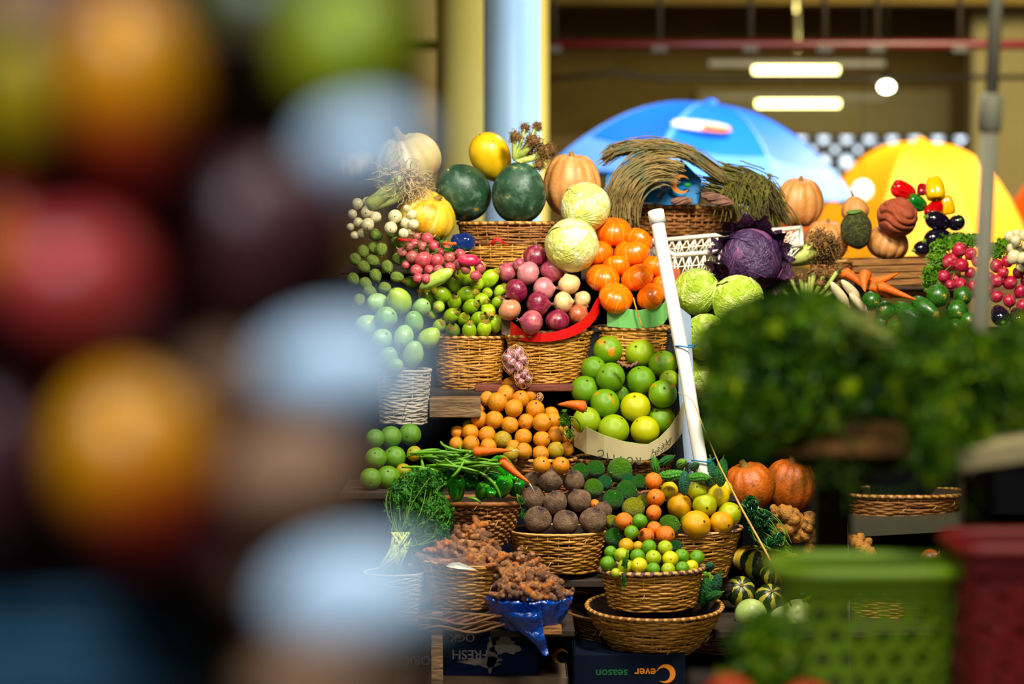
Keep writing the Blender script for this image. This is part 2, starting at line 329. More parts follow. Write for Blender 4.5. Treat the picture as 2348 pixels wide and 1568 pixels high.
M['bcrate'] = skin('teal_plastic_crate', (18, 78, 104), var=0.1, vs=3, rough=0.5)
M['leaf_highlight'] = leafmat('parsley_highlight_leaf', (188, 206, 40), (110, 160, 20), tr=0.3)
M['tubeglow'] = emit('fluorescent_tube_glow', (255, 244, 170), 9.0)
M['lampglow'] = emit('lamp_glow', (250, 255, 225), 16.0)
M['globeglow'] = emit('globe_glow', (255, 250, 240), 1.6)
M['txw'] = skin('pale_print', (168, 164, 160), var=0.15, vs=9, rough=0.8)
M['txg'] = skin('green_print', (20, 92, 50), var=0.1, rough=0.7)
M['txo'] = skin('orange_print', (236, 146, 36), var=0.1, rough=0.6)
M['txk'] = skin('dark_print', (52, 62, 44), var=0.2, vs=9, rough=0.8)
M['leafprint'] = skin('leaf_green_print', (40, 140, 50), var=0.1, rough=0.6)
# ------------------------------------------------------------------ shapes
def lump(v, seed, k=1.0):      # smooth lumps, v (...,3)
    r = np.random.RandomState(seed); out = 0
    for i in range(5):
        d = r.normal(size=3) * k * (1 + i * 0.5); out = out + np.sin(v @ d + r.uniform(0, 6.28)) / (1.4 + i)
    return out / 2
def ball(fn, nu=28, nv=18):    # fn(th, ph, unit) -> xyz ; closed surface about z
    ph = np.linspace(0, PI, nv); ph[0] = 1e-3; ph[-1] = PI - 1e-3
    th = np.arange(nu) * 2 * PI / nu
    T, H = np.meshgrid(th, ph, indexing='ij')
    U = np.stack([np.sin(H) * np.cos(T), np.sin(H) * np.sin(T), np.cos(H)], -1)
    g = G(); g.grid(fn(T, H, U), wrapu=True); return g
def sc(U, x, y, z): return U * np.array([x, y, z])

def m_citrus(seed=1):
    def fn(T, H, U):
        r = 1 + 0.025 * lump(U, seed, 1.2); z = 0.97 - 0.05 * np.exp(-(H / 0.25) ** 2) - 0.03 * np.exp(-((PI - H) / 0.2) ** 2)
        return np.stack([U[..., 0] * r, U[..., 1] * r, U[..., 2] * r * z], -1)
    return ball(fn, 28, 20).mesh('citrus', [M['citrus']])
def m_lemonish(seed, mat):
    def fn(T, H, U):
        r = 1 + 0.05 * lump(U, seed, 1.5); n = 0.10 * np.exp(-((PI - H) / 0.25) ** 2) + 0.05 * np.exp(-(H / 0.3) ** 2)
        X = U * r[..., None]; X[..., 2] += np.sign(U[..., 2]) * n; return X
    return ball(fn, 26, 20).mesh('citrus', [mat])
def m_rough(seed):
    def fn(T, H, U):
        r = 1 + 0.05 * lump(U, seed, 2) + 0.022 * lump(U, seed + 1, 9) + 0.015 * lump(U, seed + 2, 14); return U * r[..., None]
    return ball(fn, 44, 30).mesh('rough_citrus', [M['citrus_rough']])
def m_pump(n, depth, sz, mat, dimple=0.35, egg=0.0, seed=1, nu=64, nv=24):
    def fn(T, H, U):
        rib = 1 - depth * (1 - np.abs(np.sin(n * T / 2 + 0.15 * np.sin(3 * T + seed))) ** 0.55) * np.sin(H) ** 0.6
        r = rib * (1 + 0.03 * lump(U, seed, 1.2)); X = U * r[..., None]
        X[..., :2] *= (1 - egg * U[..., 2])[..., None]
        X[..., 2] *= sz * (1 - dimple * np.exp(-(H / 0.42) ** 2) - dimple * 0.4 * np.exp(-((PI - H) / 0.35) ** 2)); return X
    return ball(fn, nu, nv).mesh('pumpkin', [mat])
def m_stem(h=0.35, r=0.09, bend=0.12, z0=0.55, mat='stem'):
    g = G(); t = np.linspace(0, 1, 7)
    p = np.stack([bend * t ** 2, 0.3 * bend * t, z0 + h * t], -1); g.tube(p, r * (1.5 - 0.9 * t + 0.3 * t ** 4), 7)
    return g.mesh('stem', [M[mat]])
def m_onion(seed, mat):
    def fn(T, H, U):
        r = 1 + 0.03 * lump(U, seed, 1.5); X = sc(U, 1, 1, 0.86) * r[..., None]
        X[..., 2] += 0.22 * np.exp(-(H / 0.22) ** 2) - 0.05 * np.exp(-((PI - H) / 0.2) ** 2); return X
    return ball(fn, 26, 22).mesh('onion', [mat])
def m_neck():
    g = G(); r = random.Random(3)
    for k in range(7):
        a = r.uniform(0, 6.28); p = [(0.04 * math.cos(a), 0.04 * math.sin(a), 0.98), (0.07 * math.cos(a), 0.07 * math.sin(a), 1.12), (0.16 * math.cos(a + .4), 0.16 * math.sin(a + .4), 1.2 + r.random() * .12)]
        g.tube(p, [0.06, 0.04, 0.012], 4)
    return g.mesh('neck', [M['dry']])
def m_beet(seed):
    def fn(T, H, U):
        r = 1 + 0.08 * lump(U, seed, 1.6) + 0.02 * lump(U, seed + 3, 5); X = U * r[..., None]
        X[..., 2] += 0.12 * np.exp(-(H / 0.3) ** 2) - 0.12 * np.exp(-((PI - H) / 0.3) ** 2); return X
    return ball(fn, 30, 22).mesh('beetroot', [M['beet']])
def m_pepper(n, seed, mat, L=1.25, taper=0.25):
    def fn(T, H, U):
        lobe = 1 - 0.2 * (1 - np.abs(np.cos(n * T / 2)) ** 0.7) * (0.55 + 0.45 * np.cos(H / 2 - 0.2) ** 2)
        sh = np.sin(H) ** 0.55; z = np.cos(H)
        r = sh * lobe * (1 + taper * z * 0.8) * (1 + 0.04 * lump(U, seed, 1.5))
        zz = L * (np.sign(z) * np.abs(z) ** 0.8) - 0.35 * np.exp(-(sh / 0.4) ** 2) * np.where(z > 0, 1, -0.5)
        return np.stack([r * np.cos(T) * 0.9, r * np.sin(T) * 0.9, zz], -1)
    return ball(fn, 48, 26).mesh('pepper', [mat])
def m_ovoid(sx, sy, sz, mat, egg=0.0, seed=1, am=0.03, bend=0.0, name='fruit', nu=26, nv=22, tip=0.0):
    def fn(T, H, U):
        X = sc(U, sx, sy, sz) * (1 + am * lump(U, seed, 1.5))[..., None]
        X[..., :2] *= (1 - egg * U[..., 2])[..., None]; X[..., 0] += bend * (U[..., 2] ** 2)
        X[..., 2] += tip * np.exp(-((PI - H) / 0.25) ** 2) * -1; return X
    return ball(fn, nu, nv).mesh(name, [mat])
def m_bitter(seed):
    def fn(T, H, U):
        n = 9; c = np.abs(np.cos(n * T / 2 + 0.4 * np.sin(U[..., 2] * 4)))
        r = (np.sin(H) ** 0.9) * (0.40 + 0.10 * c + 0.05 * np.sin(U[..., 2] * 26 + 3 * np.round(T * n / 6.28)) * c)
        return np.stack([r * np.cos(T) + 0.08 * U[..., 2] ** 2, r * np.sin(T), 1.12 * np.sign(U[..., 2]) * np.abs(U[..., 2]) ** 1.25], -1)
    return ball(fn, 54, 44).mesh('bitter_gourd', [M['bitter']])
def m_carrot():
    t = np.linspace(0, 1, 14); g = G()
    p = np.stack([0.05 * np.sin(3 * t), 0.03 * np.sin(4 * t), 1 - 2 * t], -1)
    r = 0.22 * (1 - t) ** 0.75 * (1 + 0.04 * np.sin(40 * t)) + 0.008; r[0] = 0.11; r = np.concatenate([[0.02], r]); p = np.concatenate([[p[0] + [0, 0, 0.02]], p])
    g.tube(p, r, 14); return g.mesh('carrot', [M['carrot']])
def m_turm(seed):
    r = random.Random(seed); g = G(); n = 16; t = np.linspace(0, 1, n)
    a = r.uniform(-0.4, 0.4); p = np.stack([a * np.sin(2.6 * t) , 0.15 * np.sin(3 * t + seed), 2 * t - 1], -1)
    rr = 0.37 * (np.sin(PI * (0.08 + 0.84 * t)) ** 0.4) * (1 + 0.13 * np.cos(t * 34)) * (1 + 0.12 * np.sin(5 * t + seed)); rr[0] *= 0.55; rr[-1] *= 0.55
    g.tube(p, rr, 9)
    for k in range(r.choice((0, 1, 2, 2))):
        i = r.randint(4, 11); an = r.uniform(0, 6.28); L = r.uniform(0.45, 0.8); tt = np.linspace(0, 1, 7)
        d = np.array([math.cos(an), math.sin(an), r.uniform(-0.5, 0.5)])
        q = p[i] + tt[:, None] * d * L; g.tube(q, 0.26 * (1 + 0.12 * np.cos(tt * 18)) * np.array([1, 1, 1, 1, .95, .85, .45]), 8)
    return g.mesh('turmeric_root', [M['turm']])
def m_hair(n, rad, mat, seed, L=1.0, thick=0.012, down=0.0, seg=8, curl=1.0):
    g = G(); r = np.random.RandomState(seed)
    for k in range(n):
        d = r.normal(size=3); d /= np.linalg.norm(d); p = d * rad * r.uniform(0.2, 0.8); pts = [p.copy()]; v = d.copy()
        for s in range(seg):
            v += r.normal(size=3) * 0.5 * curl + np.array([0, 0, -down]); v /= np.linalg.norm(v); p = p + v * L / seg * r.uniform(0.7, 1.3); pts.append(p.copy())
        g.tube(pts, thick * np.linspace(1, 0.4, seg + 1), 3, cap=False)
    return g.mesh('roots', [M[mat]])

# kinds: name -> (list of main meshes, [(part, mesh)], base axis)
K = {}
K['citrus'] = ([m_citrus(1), m_citrus(5)], [('stem_scar', m_ovoid(0.09, 0.09, 0.04, M['nub'], name='stem_scar', nu=8, nv=5), (0, 0, 0.93))])
_b = [m_citrus(2), m_citrus(6)]
for m_ in _b: m_.materials[0] = M['citrus_blush']
K['blush'] = (_b, K['citrus'][1])
K['lemon'] = ([m_lemonish(3, M['citrus']), m_lemonish(8, M['citrus'])], [('stem_scar', m_ovoid(0.10, 0.10, 0.05, M['nub'], name='stem_scar', nu=8, nv=5), (0, 0, 1.04))])
K['rough'] = ([m_rough(2), m_rough(9), m_rough(15)], [('stem_scar', m_ovoid(0.11, 0.11, 0.06, M['stemg'], name='stem_scar', nu=8, nv=5), (0, 0, 1.0))])
K['tamarillo'] = ([m_lemonish(11, M['tamarillo']), m_lemonish(12, M['tamarillo'])], [('stem_nub', m_ovoid(0.10, 0.10, 0.10, M['nub'], name='stem_nub', nu=8, nv=6), (0, 0, 1.05))])
K['onion'] = ([m_onion(1, M['onion']), m_onion(4, M['onion'])], [('neck', m_neck(), (0, 0, 0))])
K['onion_pale'] = ([m_onion(2, M['onion_pale']), m_onion(7, M['onion_pale'])], [('neck', K['onion'][1][0][1], (0, 0, 0))])
K['mini'] = ([m_pump(9, 0.035, 0.76, M['pump_or'], 0.22, seed=1), m_pump(9, 0.045, 0.74, M['pump_or'], 0.22, seed=4)], [('stem', m_stem(0.16, 0.07, 0.03, 0.42), (0, 0, 0))])
K['tan'] = ([m_pump(12, 0.10, 0.98, M['pump_tan'], 0.2, 0.06, 3)], [('stem', m_stem(0.2, 0.08, 0.06, 0.74), (0, 0, 0))])
K['deep'] = ([m_pump(12, 0.08, 0.95, M['pump_deep'], 0.2, 0.0, 5)], [('stem', m_stem(0.3, 0.13, -0.1, 0.74), (0, 0, 0))])
K['pale'] = ([m_pump(12, 0.10, 0.84, M['pump_pale'], 0.25, 0, 6)], [('stem', m_stem(0.42, 0.11, 0.16, 0.58), (0, 0, 0))])
K['yel'] = ([m_pump(12, 0.07, 0.9, M['pump_yel'], 0.2, 0, 7)], [('stem', m_stem(0.2, 0.09, 0.1, 0.7), (0, 0, 0))])
K['gpump'] = ([m_pump(12, 0.08, 0.9, M['pump_green'], 0.2, 0, 8)], [('stem', m_stem(0.2, 0.09, 0.1, 0.7), (0, 0, 0))])
K['butternut'] = ([m_pump(8, 0.05, 0.95, M['pump_tan'], 0.0, 0.25, 9)], [('stem', m_stem(0.5, 0.08, -0.1, 0.85), (0, 0, 0))])
K['wmelon'] = ([m_ovoid(1, 1, 1.12, M['wmelon'], 0.06, 2, 0.02, name='watermelon', nu=40, nv=28)], [('blossom_scar', m_ovoid(0.05, 0.05, 0.025, M['scar'], name='blossom_scar', nu=8, nv=5), (0, 0, 1.12))])
K['ymelon'] = ([m_ovoid(1, 1, 1.32, M['ymelon'], -0.14, 4, 0.02, name='melon', nu=40, nv=28)], [('blossom_scar', m_ovoid(0.06, 0.06, 0.03, M['nub'], name='blossom_scar', nu=8, nv=5), (0, 0, 1.31))])
K['gpepper'] = ([m_pepper(4, 1, M['gpepper']), m_pepper(3, 2, M['gpepper']), m_pepper(4, 6, M['gpepper'], 1.1)], [('stem', m_stem(0.4, 0.10, 0.1, 0.75, 'stemg'), (0, 0, 0))])
K['beet'] = ([m_beet(1), m_beet(2), m_beet(8)], [('crown', m_ovoid(0.2, 0.2, 0.12, M['nub'], name='crown', seed=3, am=0.2, nu=10, nv=6), (0, 0, 1.06))])
K['turm'] = ([m_turm(k) for k in range(8)], [])
K['carrot'] = ([m_carrot()], [('stem_end', m_ovoid(0.08, 0.08, 0.07, M['stemg'], name='stem_end', nu=8, nv=6), (0, 0, 1.02))])
K['mango'] = ([m_ovoid(0.86, 0.8, 1.12, M['mango'], 0.12, 2, 0.05, 0.12, 'mango'), m_ovoid(0.86, 0.8, 1.1, M['mango'], -0.1, 6, 0.05, -0.12, 'mango')], [('stem_scar', m_ovoid(0.09, 0.09, 0.05, M['nub'], name='stem_scar', nu=8, nv=5), (0.1, 0, 1.08))])
K['tom'] = ([m_ovoid(0.9, 0.9, 1.1, M['tom'], 0.1, 3, 0.04, name='ribbed_fruit')], [('tip', m_stem(0.3, 0.05, 0.05, 1.0, 'stemg'), (0, 0, 0))])
K['radish'] = ([m_ovoid(1, 1, 1.0, M['radish'], -0.05, 1, 0.04, name='radish', tip=0.25), m_ovoid(0.95, 1, 1.1, M['radish'], 0.05, 7, 0.05, name='radish', tip=0.3)], [])
def m_tail(seed):
    r = random.Random(seed); g = G(); t = np.linspace(0, 1, 9); p = np.stack([r.uniform(-.9, .9) * t ** 2, r.uniform(-.3, .6) * t, -1.1 - r.uniform(1.2, 2.2) * t + .8 * t ** 2], -1)
    g.tube(p, 0.10 * (1 - t) ** 1.3 + 0.02, 4); return g.mesh('root_tail', [M['wroot']])
TAILS = [m_tail(k) for k in range(5)]
K['wbulb'] = ([m_ovoid(1, 1, 1.12, M['wbulb'], -0.12, 4, 0.03, name='white_onion')], [('root_plate', m_ovoid(0.13, 0.13, 0.08, M['nub'], name='root_plate', seed=3, am=0.2, nu=8, nv=5), (0, 0, 1.08))])
K['cour'] = ([m_ovoid(0.9, 0.9, 1.5, M['cour'], -0.12, 4, 0.03, name='courgette')], [])
def m_flower(seed):
    g = G(); r = random.Random(seed); n = 6
    for k in range(n):
        a = k * 2 * PI / n + r.uniform(-.2, .2); t = np.linspace(0, 1, 6); wdt = 0.34 * np.sin(PI * (0.22 + 0.75 * t)) ** 0.8
        rad = 0.62 * (1 - 0.62 * t) + 0.05 * np.sin(5 * t + k); z = 1.0 + 1.1 * t + r.uniform(-.1, .1) * t; tw = 0.7 * t
        X = np.zeros((6, 3, 3))
        for j, s in enumerate((-1, 0, 1)):
            aa = a + tw + s * wdt / np.maximum(rad, .12) * .8; rr = rad + (0.04 if s == 0 else 0)
            X[:, j] = np.stack([rr * np.cos(aa), rr * np.sin(aa), z], -1)
        g.grid(X)
    return g.mesh('withered_flower', [M['petal']])
FLOW = [m_flower(1), m_flower(2), m_flower(3)]
CSCAR = m_ovoid(0.3, 0.3, 0.06, M['scar'], name='flower_scar', nu=12, nv=6)
K['bitter'] = ([m_bitter(1)], [('stem', m_stem(0.35, 0.06, 0.1, 1.05, 'stemg'), (0, 0, 0))])
K['squash'] = ([m_pump(12, 0.05, 0.92, M['squash'], 0.12, 0, 2)], [('stem_scar', m_ovoid(0.13, 0.13, 0.05, M['stem'], name='stem_scar', nu=10, nv=5), (0, 0, 0.84))])
K['pmelon'] = ([m_ovoid(1, 1, 1.05, M['pmelon'], 0, 4, 0.02, name='melon')], [('blossom_scar', m_ovoid(0.1, 0.1, 0.03, M['nub'], name='blossom_scar', nu=8, nv=5), (0, 0, 1.05))])
K['aub'] = ([m_ovoid(0.8, 0.8, 1.25, M['aub'], -0.2, 4, 0.03, name='aubergine')], [('calyx', m_stem(0.35, 0.16, 0.1, 1.15, 'stemg'), (0, 0, 0))])
K['dgreen'] = ([m_ovoid(1, 1, 1.02, M['dgreen'], 0, 4, 0.03, name='round_courgette')], [('blossom_scar', m_ovoid(0.11, 0.11, 0.04, M['scar'], name='blossom_scar', nu=8, nv=5), (0, 0, 1.02))])
K['dlong'] = ([m_ovoid(0.62, 0.62, 1.3, M['dgreen'], 0.06, 4, 0.03, name='courgette')], [('blossom_scar', m_ovoid(0.11, 0.11, 0.04, M['scar'], name='blossom_scar', nu=8, nv=5), (0, 0, 1.3))])

def leaf_patch(seed, ang, edge, mat, veinmat, wav=0.05):      # a cabbage leaf: a wavy cap of a sphere about +z with raised veins
    r = np.random.RandomState(seed); nr, na = 9, 30; rr = np.linspace(0, 1, nr); aa = np.arange(na) * 2 * PI / na
    R, A = np.meshgrid(rr, aa, indexing='ij'); lim = ang * (1 + 0.12 * np.sin(2 * A + seed) + 0.06 * np.sin(5 * A + seed * 2) + 0.03 * np.sin(13 * A))
    h = R * lim; rad = 1.015 + edge * R ** 4 + wav * R ** 3 * np.sin(7 * A + seed) + 0.008 * np.cos(9 * A) * R
    X = np.stack([rad * np.sin(h) * np.cos(A), rad * np.sin(h) * np.sin(A), rad * np.cos(h)], -1)
    g = G(); g.grid(X, wrapv=True)
    for k in range(7):
        a0 = (k - 3) * 0.42 + r.uniform(-.1, .1); t = np.linspace(0, 1, 9)
        h2 = -lim.mean() * 0.9 + t * lim.mean() * (1.5 - 0.1 * abs(k - 3)); x = np.sin(a0) * t ** 1.1 * lim.mean() * 0.8
        v = np.stack([np.sin(x), np.sin(h2) * np.cos(x), np.cos(h2) * np.cos(x)], -1); v /= np.linalg.norm(v, axis=1)[:, None]
        g.tube(v * (1.018 + edge * np.clip(np.abs(h2) / lim.mean(), 0, 1)[:, None] ** 4), 0.022 * (1 - 0.8 * t) + 0.004, 4, mi=1)
    return g.mesh('leaf', [mat, veinmat])
CABL = {'w': [leaf_patch(k, 1.15, 0.02, M['cab_w'], M['vein'], 0.012) for k in range(3)],
        'g': [leaf_patch(k, 1.15, 0.04, M['cab_g'], M['vein'], 0.02) for k in range(3)],
        'p': [leaf_patch(k, 1.1, 0.03, M['cab_p'], M['vein_p'], 0.02) for k in range(3)],
        'po': [leaf_patch(k + 5, 0.62, 0.30, M['cab_po'], M['vein_p'], 0.13) for k in range(3)]}
CABH = {k: m_ovoid(1, 1, 0.95, M['cab_' + k], 0, 3, 0.03, name='cabbage_head') for k in 'wgp'}

def qdir(d, roll=None):
    q = Vector(d).normalized().to_track_quat('Z', 'Y')
    return q @ Quaternion((0, 0, 1), rnd.uniform(0, 6.28) if roll is None else roll)
def put(kind, name, loc, r, axis=None, color=None, squash=None, tail=False, flower=False):
    ms, parts = K[kind]; me = ms[rnd.randrange(len(ms))]
    ax = axis if axis is not None else (rnd.uniform(-1, 1), rnd.uniform(-1, -0.1), rnd.uniform(-0.4, 1))
    s = (r, r, r) if squash is None else tuple(r * k for k in squash)
    col = lin(color) if color else None
    o = link(name, me, None, loc, qdir(ax), s, col)
    for pn, pm, pl in parts: link(pn, pm, o, pl)
    if tail: link('root_tail', TAILS[rnd.randrange(5)], o)
    if kind == 'cour':
        if flower: link('withered_flower', FLOW[rnd.randrange(3)], o)
        else: link('flower_scar', CSCAR, o, (0, 0, 1.48))
    return o
def cabbage(loc, r, k, label, seed=0, outer=0):
    rs = random.Random(seed); o = link('cabbage', CABH[k], None, loc, qdir((rs.uniform(-.5, .5), -0.4, 0.8), seed), r)
    tag(o, label, 'cabbage')
    dirs = [(0.2, -0.9, 0.5), (-0.8, -0.3, 0.5), (0.8, -0.2, 0.6), (0.1, 0.1, 1), (-0.3, -0.8, -0.5), (0.6, -0.7, -0.3)]
    inv = o.rotation_quaternion.inverted()
    for i, d in enumerate(dirs):
        v = Vector(d) + Vector((rs.uniform(-.2, .2),) * 3); link('leaf', CABL[k][i % 3], o, rot=inv @ qdir(v, rs.uniform(0, 6)), scale=1 + 0.012 * i)
    for i in range(outer):
        a = i * 2 * PI / outer + 0.3; v = Vector((math.cos(a), 0.30 - (0.75 if math.sin(a) < -.2 else 0.1) * (i % 2), math.sin(a) - 0.15))
        link('outer_leaf', CABL['po'][i % 3], o, rot=inv @ qdir(v, rs.uniform(0, 6)), scale=1.04 + 0.05 * (i % 3))
    return o

ORD = ['first', 'second', 'third', 'fourth', 'fifth', 'sixth', 'seventh', 'eighth', 'ninth', 'tenth', 'eleventh', 'twelfth', 'thirteenth', 'fourteenth', 'fifteenth', 'sixteenth', 'seventeenth', 'eighteenth', 'nineteenth', 'twentieth', 'twenty-first', 'twenty-second', 'twenty-third', 'twenty-fourth', 'twenty-fifth', 'twenty-sixth', 'twenty-seventh', 'twenty-eighth', 'twenty-ninth', 'thirtieth', 'thirty-first']
ROWS = ['bottom', 'second lowest', 'third lowest', 'fourth lowest', 'fifth lowest', 'sixth lowest', 'seventh lowest', 'eighth lowest', 'ninth lowest', 'tenth lowest', 'eleventh lowest', 'twelfth lowest']
def rowlabels(items, noun, where, adj):     # items: (px, py, r, ...) -> a label telling row and place of each
    idx = sorted(range(len(items)), key=lambda i: -items[i][1]); rows = []
    for i in idx:
        if rows and items[rows[-1][0]][1] - items[i][1] < 0.95 * items[rows[-1][0]][2]: rows[-1].append(i)
        else: rows.append([i])
    L = [None] * len(items)
    for k, r in enumerate(rows):
        r.sort(key=lambda i: items[i][0]); rn = 'top' if k == len(rows) - 1 and k else ROWS[min(k, 11)]
        for j, i in enumerate(r):
            pos = 'only one' if len(r) == 1 else ('leftmost' if j == 0 else ('rightmost' if j == len(r) - 1 else ORD[min(j, 30)] + ' from left'))
            wh = where.replace('of the ', ''); L[i] = ' '.join(f'{adj(i)} {noun}, {pos}, {rn} row, {wh}'.split())
    return L
def heapY(cx, yrim, hw, ytop, Yc, R, lean=0.0, front=0.9):
    def f(px, py):
        t = max(0.0, min(1.0, (yrim - py) / max(1, yrim - ytop))); u = max(-0.97, min(0.97, (px - cx) / hw))
        return Yc - R * front * math.sqrt(1 - u * u) * (1 - 0.85 * t) + lean * t
    return f
STATIC = []
def pile(kind, name, cat, noun, where, group, items, Yf, pal, axis=None, squash=None, tail=0.0, jit=0.0):
    L = rowlabels(items, noun, where, lambda i: pal[items[i][3]][0] if len(items[i]) > 3 else list(pal.values())[0][0])
    out = []
    Ys = [(Yf(it[0], it[1]) if callable(Yf) else Yf) for it in items]; Y0 = list(Ys); n_ = len(items)
    for _ in range(30):
        L_ = [P(it[0], it[1], y) for it, y in zip(items, Ys)]; R_ = [it[2] / S(y) for it, y in zip(items, Ys)]; mv = [0.0] * n_
        for i in range(n_):
            for j in range(i + 1, n_):
                d = (L_[i] - L_[j]).length; o_ = .94 * (R_[i] + R_[j]) - d
                if o_ > 0:
                    s_ = 1 if (Ys[i] - Ys[j], items[j][1] - items[i][1]) >= (0, 0) else -1; k_ = min(.006, .3 * o_ + .001); mv[i] += s_ * k_; mv[j] -= s_ * k_
            for q, rq in STATIC:
                d = (L_[i] - q).length; o_ = .94 * (R_[i] + rq) - d
                if o_ > 0: mv[i] += (1 if L_[i].y >= q.y else -1) * min(.006, .4 * o_ + .001)
        for i in range(n_): Ys[i] = max(Y0[i] - .035, min(Y0[i] + .05, Ys[i] + mv[i]))
    STATIC.extend((P(it[0], it[1], y), it[2] / S(y)) for it, y in zip(items, Ys))
    for i, it in enumerate(items):
        px, py, r = it[:3]; c = pal[it[3]] if len(it) > 3 else list(pal.values())[0]
        Y = Ys[i]
        rr = r / S(Y); kd = kind
        if len(c) > 2: kd = c[2]
        ax = it[4] if len(it) > 4 else (axis() if callable(axis) else axis)
        o = put(kd, name, P(px, py, Y), rr, ax, c[1], squash=it[5] if len(it) > 5 else squash, tail=rnd.random() < tail)
        tag(o, L[i], cat, group); out.append(o)
    return out

# ------------------------------------------------------------------ baskets
def basket(px, yr, yb, hwt, hwb, Yc, label, mat='wicker', ratio=0.9, tilt=0.0, rim=('bandl', 'bandd'), rimw=5.0, seed=1, roll=0.0, flare=0.0,
           name='wicker_basket', strand=5.2, group=None, nst=None, sag=0.0, loose=3):
    amp = 0.8 if mat == 'wicker_r' and strand > 5.5 else 0.42
    s = S(Yc); a0 = hwt / s; a1 = hwb / s; top = P(px, yr, Yc - a0 * ratio); bot = P(px, yb, Yc - a1 * ratio)
    h = max(0.03, top.z - bot.z); root = empty(name, (P(px, yr, Yc).x, Yc, top.z - h), label, 'basket', group, rot=(tilt, roll, 0))
    rs = np.random.RandomState(seed); sr = strand / s / 2 * 1.05
    n = max(5, int(h / (sr * 1.9))); nst = nst or max(16, int(2 * PI * a0 * s / (17 if amp > .5 else 26))); nst += nst % 2; seg = nst * 4
    th = np.arange(seg) * 2 * PI / seg; g = G(); st = np.arange(5) * 2 * PI / 5
    for k in range(n):
        f = (k + 0.5) / n; a = a1 + (a0 - a1) * (f + flare * f * (f - 1)); z = h * f + sr * 0.5 * np.sin(2 * th + rs.uniform(0, 6)) + sr * 0.35 * np.sin(7 * th + rs.uniform(0, 6)) + sag * f * np.sin(th + 4.7)
        off = sr * amp * np.cos(nst * th / 2 + PI * k); rad = 1 + 0.0 * th
        rr = sr * rs.uniform(0.82, 1.15)
        cx, cy = (a + off) * np.cos(th), (a * ratio + off) * np.sin(th)
        c, s_ = np.cos(th), np.sin(th)
        X = np.stack([cx[:, None] + rr * np.cos(st) * c[:, None], cy[:, None] + rr * np.cos(st) * s_[:, None], z[:, None] + rr * np.sin(st)[None] * 1.05], -1)
        g.grid(X, wrapu=True, wrapv=True)
    link('woven_wall', g.mesh('woven_wall', [M[mat]]), root)
    g = G()
    for k in range(nst):
        t = k * 2 * PI / nst; g.tube([((a1 + (a0 - a1) * (f + flare * f * (f - 1))) * math.cos(t), ratio * (a1 + (a0 - a1) * (f + flare * f * (f - 1))) * math.sin(t), h * f) for f in (0, .33, .66, 1)], sr * 0.8, 4)
    link('stakes', g.mesh('stakes', [M[mat]]), root)
    g = G(); X = np.zeros((48, 5, 3)); t48 = np.arange(48) * 2 * PI / 48     # basket floor and added inner skin that blocks light from behind
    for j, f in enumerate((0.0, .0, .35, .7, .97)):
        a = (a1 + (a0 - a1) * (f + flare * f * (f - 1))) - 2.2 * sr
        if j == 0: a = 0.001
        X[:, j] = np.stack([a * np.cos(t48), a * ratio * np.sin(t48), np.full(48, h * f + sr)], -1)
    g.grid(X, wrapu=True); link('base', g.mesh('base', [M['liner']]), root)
    g = G(); rw = rimw / s / 1; seg = 144; sd = 8; t = np.arange(seg) * 2 * PI / seg; u = np.arange(sd) * 2 * PI / sd
    T, U = np.meshgrid(t, u, indexing='ij'); wraps = max(14, int(a0 * s / 3.2))
    tw = 1 + 0.16 * np.abs(np.sin(wraps * T / 2 + U / 2)); Z = h + sag * np.sin(T + 4.7) + rw * 0.8 * np.sin(U) * tw + rw * 0.15 * np.sin(3 * T)
    R = rw * np.cos(U) * tw
    X = np.stack([(a0 + R) * np.cos(T), (a0 * ratio + R) * np.sin(T), Z], -1)
    o0 = len(g.f); g.grid(X, wrapu=True, wrapv=True); band = (np.floor((wraps * T / (2 * PI) + U / (2 * PI)) * (2 if rimw > 4 else 1)) % 2).astype(int).reshape(-1).tolist(); g.m = band
    link('rim', g.mesh('rim', [M[rim[0]], M[rim[1]]]), root)
    if loose:
        g = G()
        for k in range(loose):
            t0 = rs.uniform(PI + .4, 2 * PI - .4); f = rs.uniform(.2, .95); a = a1 + (a0 - a1) * f + sr * 2
            tt = np.linspace(0, 1, 8); L = rs.uniform(.02, .05); cu = rs.uniform(-1, 1)
            g.tube(np.stack([a * np.cos(t0 + tt * .25 * cu), a * ratio * np.sin(t0 + tt * .25 * cu) - .012 * np.sin(PI * tt), h * f + L * cu * tt ** 2], -1), sr * .32, 3)
        link('loose_fibres', g.mesh('loose_fibres', [M['bandl']]), root)['kind'] = 'stuff'
    return root

def band(name, pxs, Yfn, mat, matedge, label, th=0.004, kind='card', tilt=0.25, parent=None, folds=None):
    """standing cardboard strip: pxs list of (px, ytop, ybottom); Yfn(px) gives distance"""
    n = len(pxs); A = np.zeros((n, 2, 3)); B = np.zeros((n, 2, 3))
    for i, (px, y0, y1) in enumerate(pxs):
        Y = Yfn(px); a = np.array(P(px, y0, Y - tilt * (y1 - y0) / S(Y) * .5)); b = np.array(P(px, y1, Y)); A[i] = [a, b]; B[i] = [a + [0, th, 0.0005], b + [0, th, 0]]
    g = G(); g.grid(A); g.grid(B)
    E = np.stack([A[:, 0], B[:, 0]], 1); g.grid(E, mi=1); E = np.stack([A[:, 1], B[:, 1]], 1); g.grid(E, mi=1)
    for k in (0, n - 1): g.grid(np.stack([A[k], B[k]], 0), mi=1)
    o = link(name, g.mesh(name, [M[mat], M[matedge]], smooth=False), parent)
    if label: tag(o, label, 'cardboard')
    return o
def boxobj(name, c, d, mat, parent=None, rot=None, bev=0.002):
    g = G(); g.box((0, 0, 0), d, bev=bev); return link(name, g.mesh(name, [M[mat]], smooth=False), parent, c, rot)
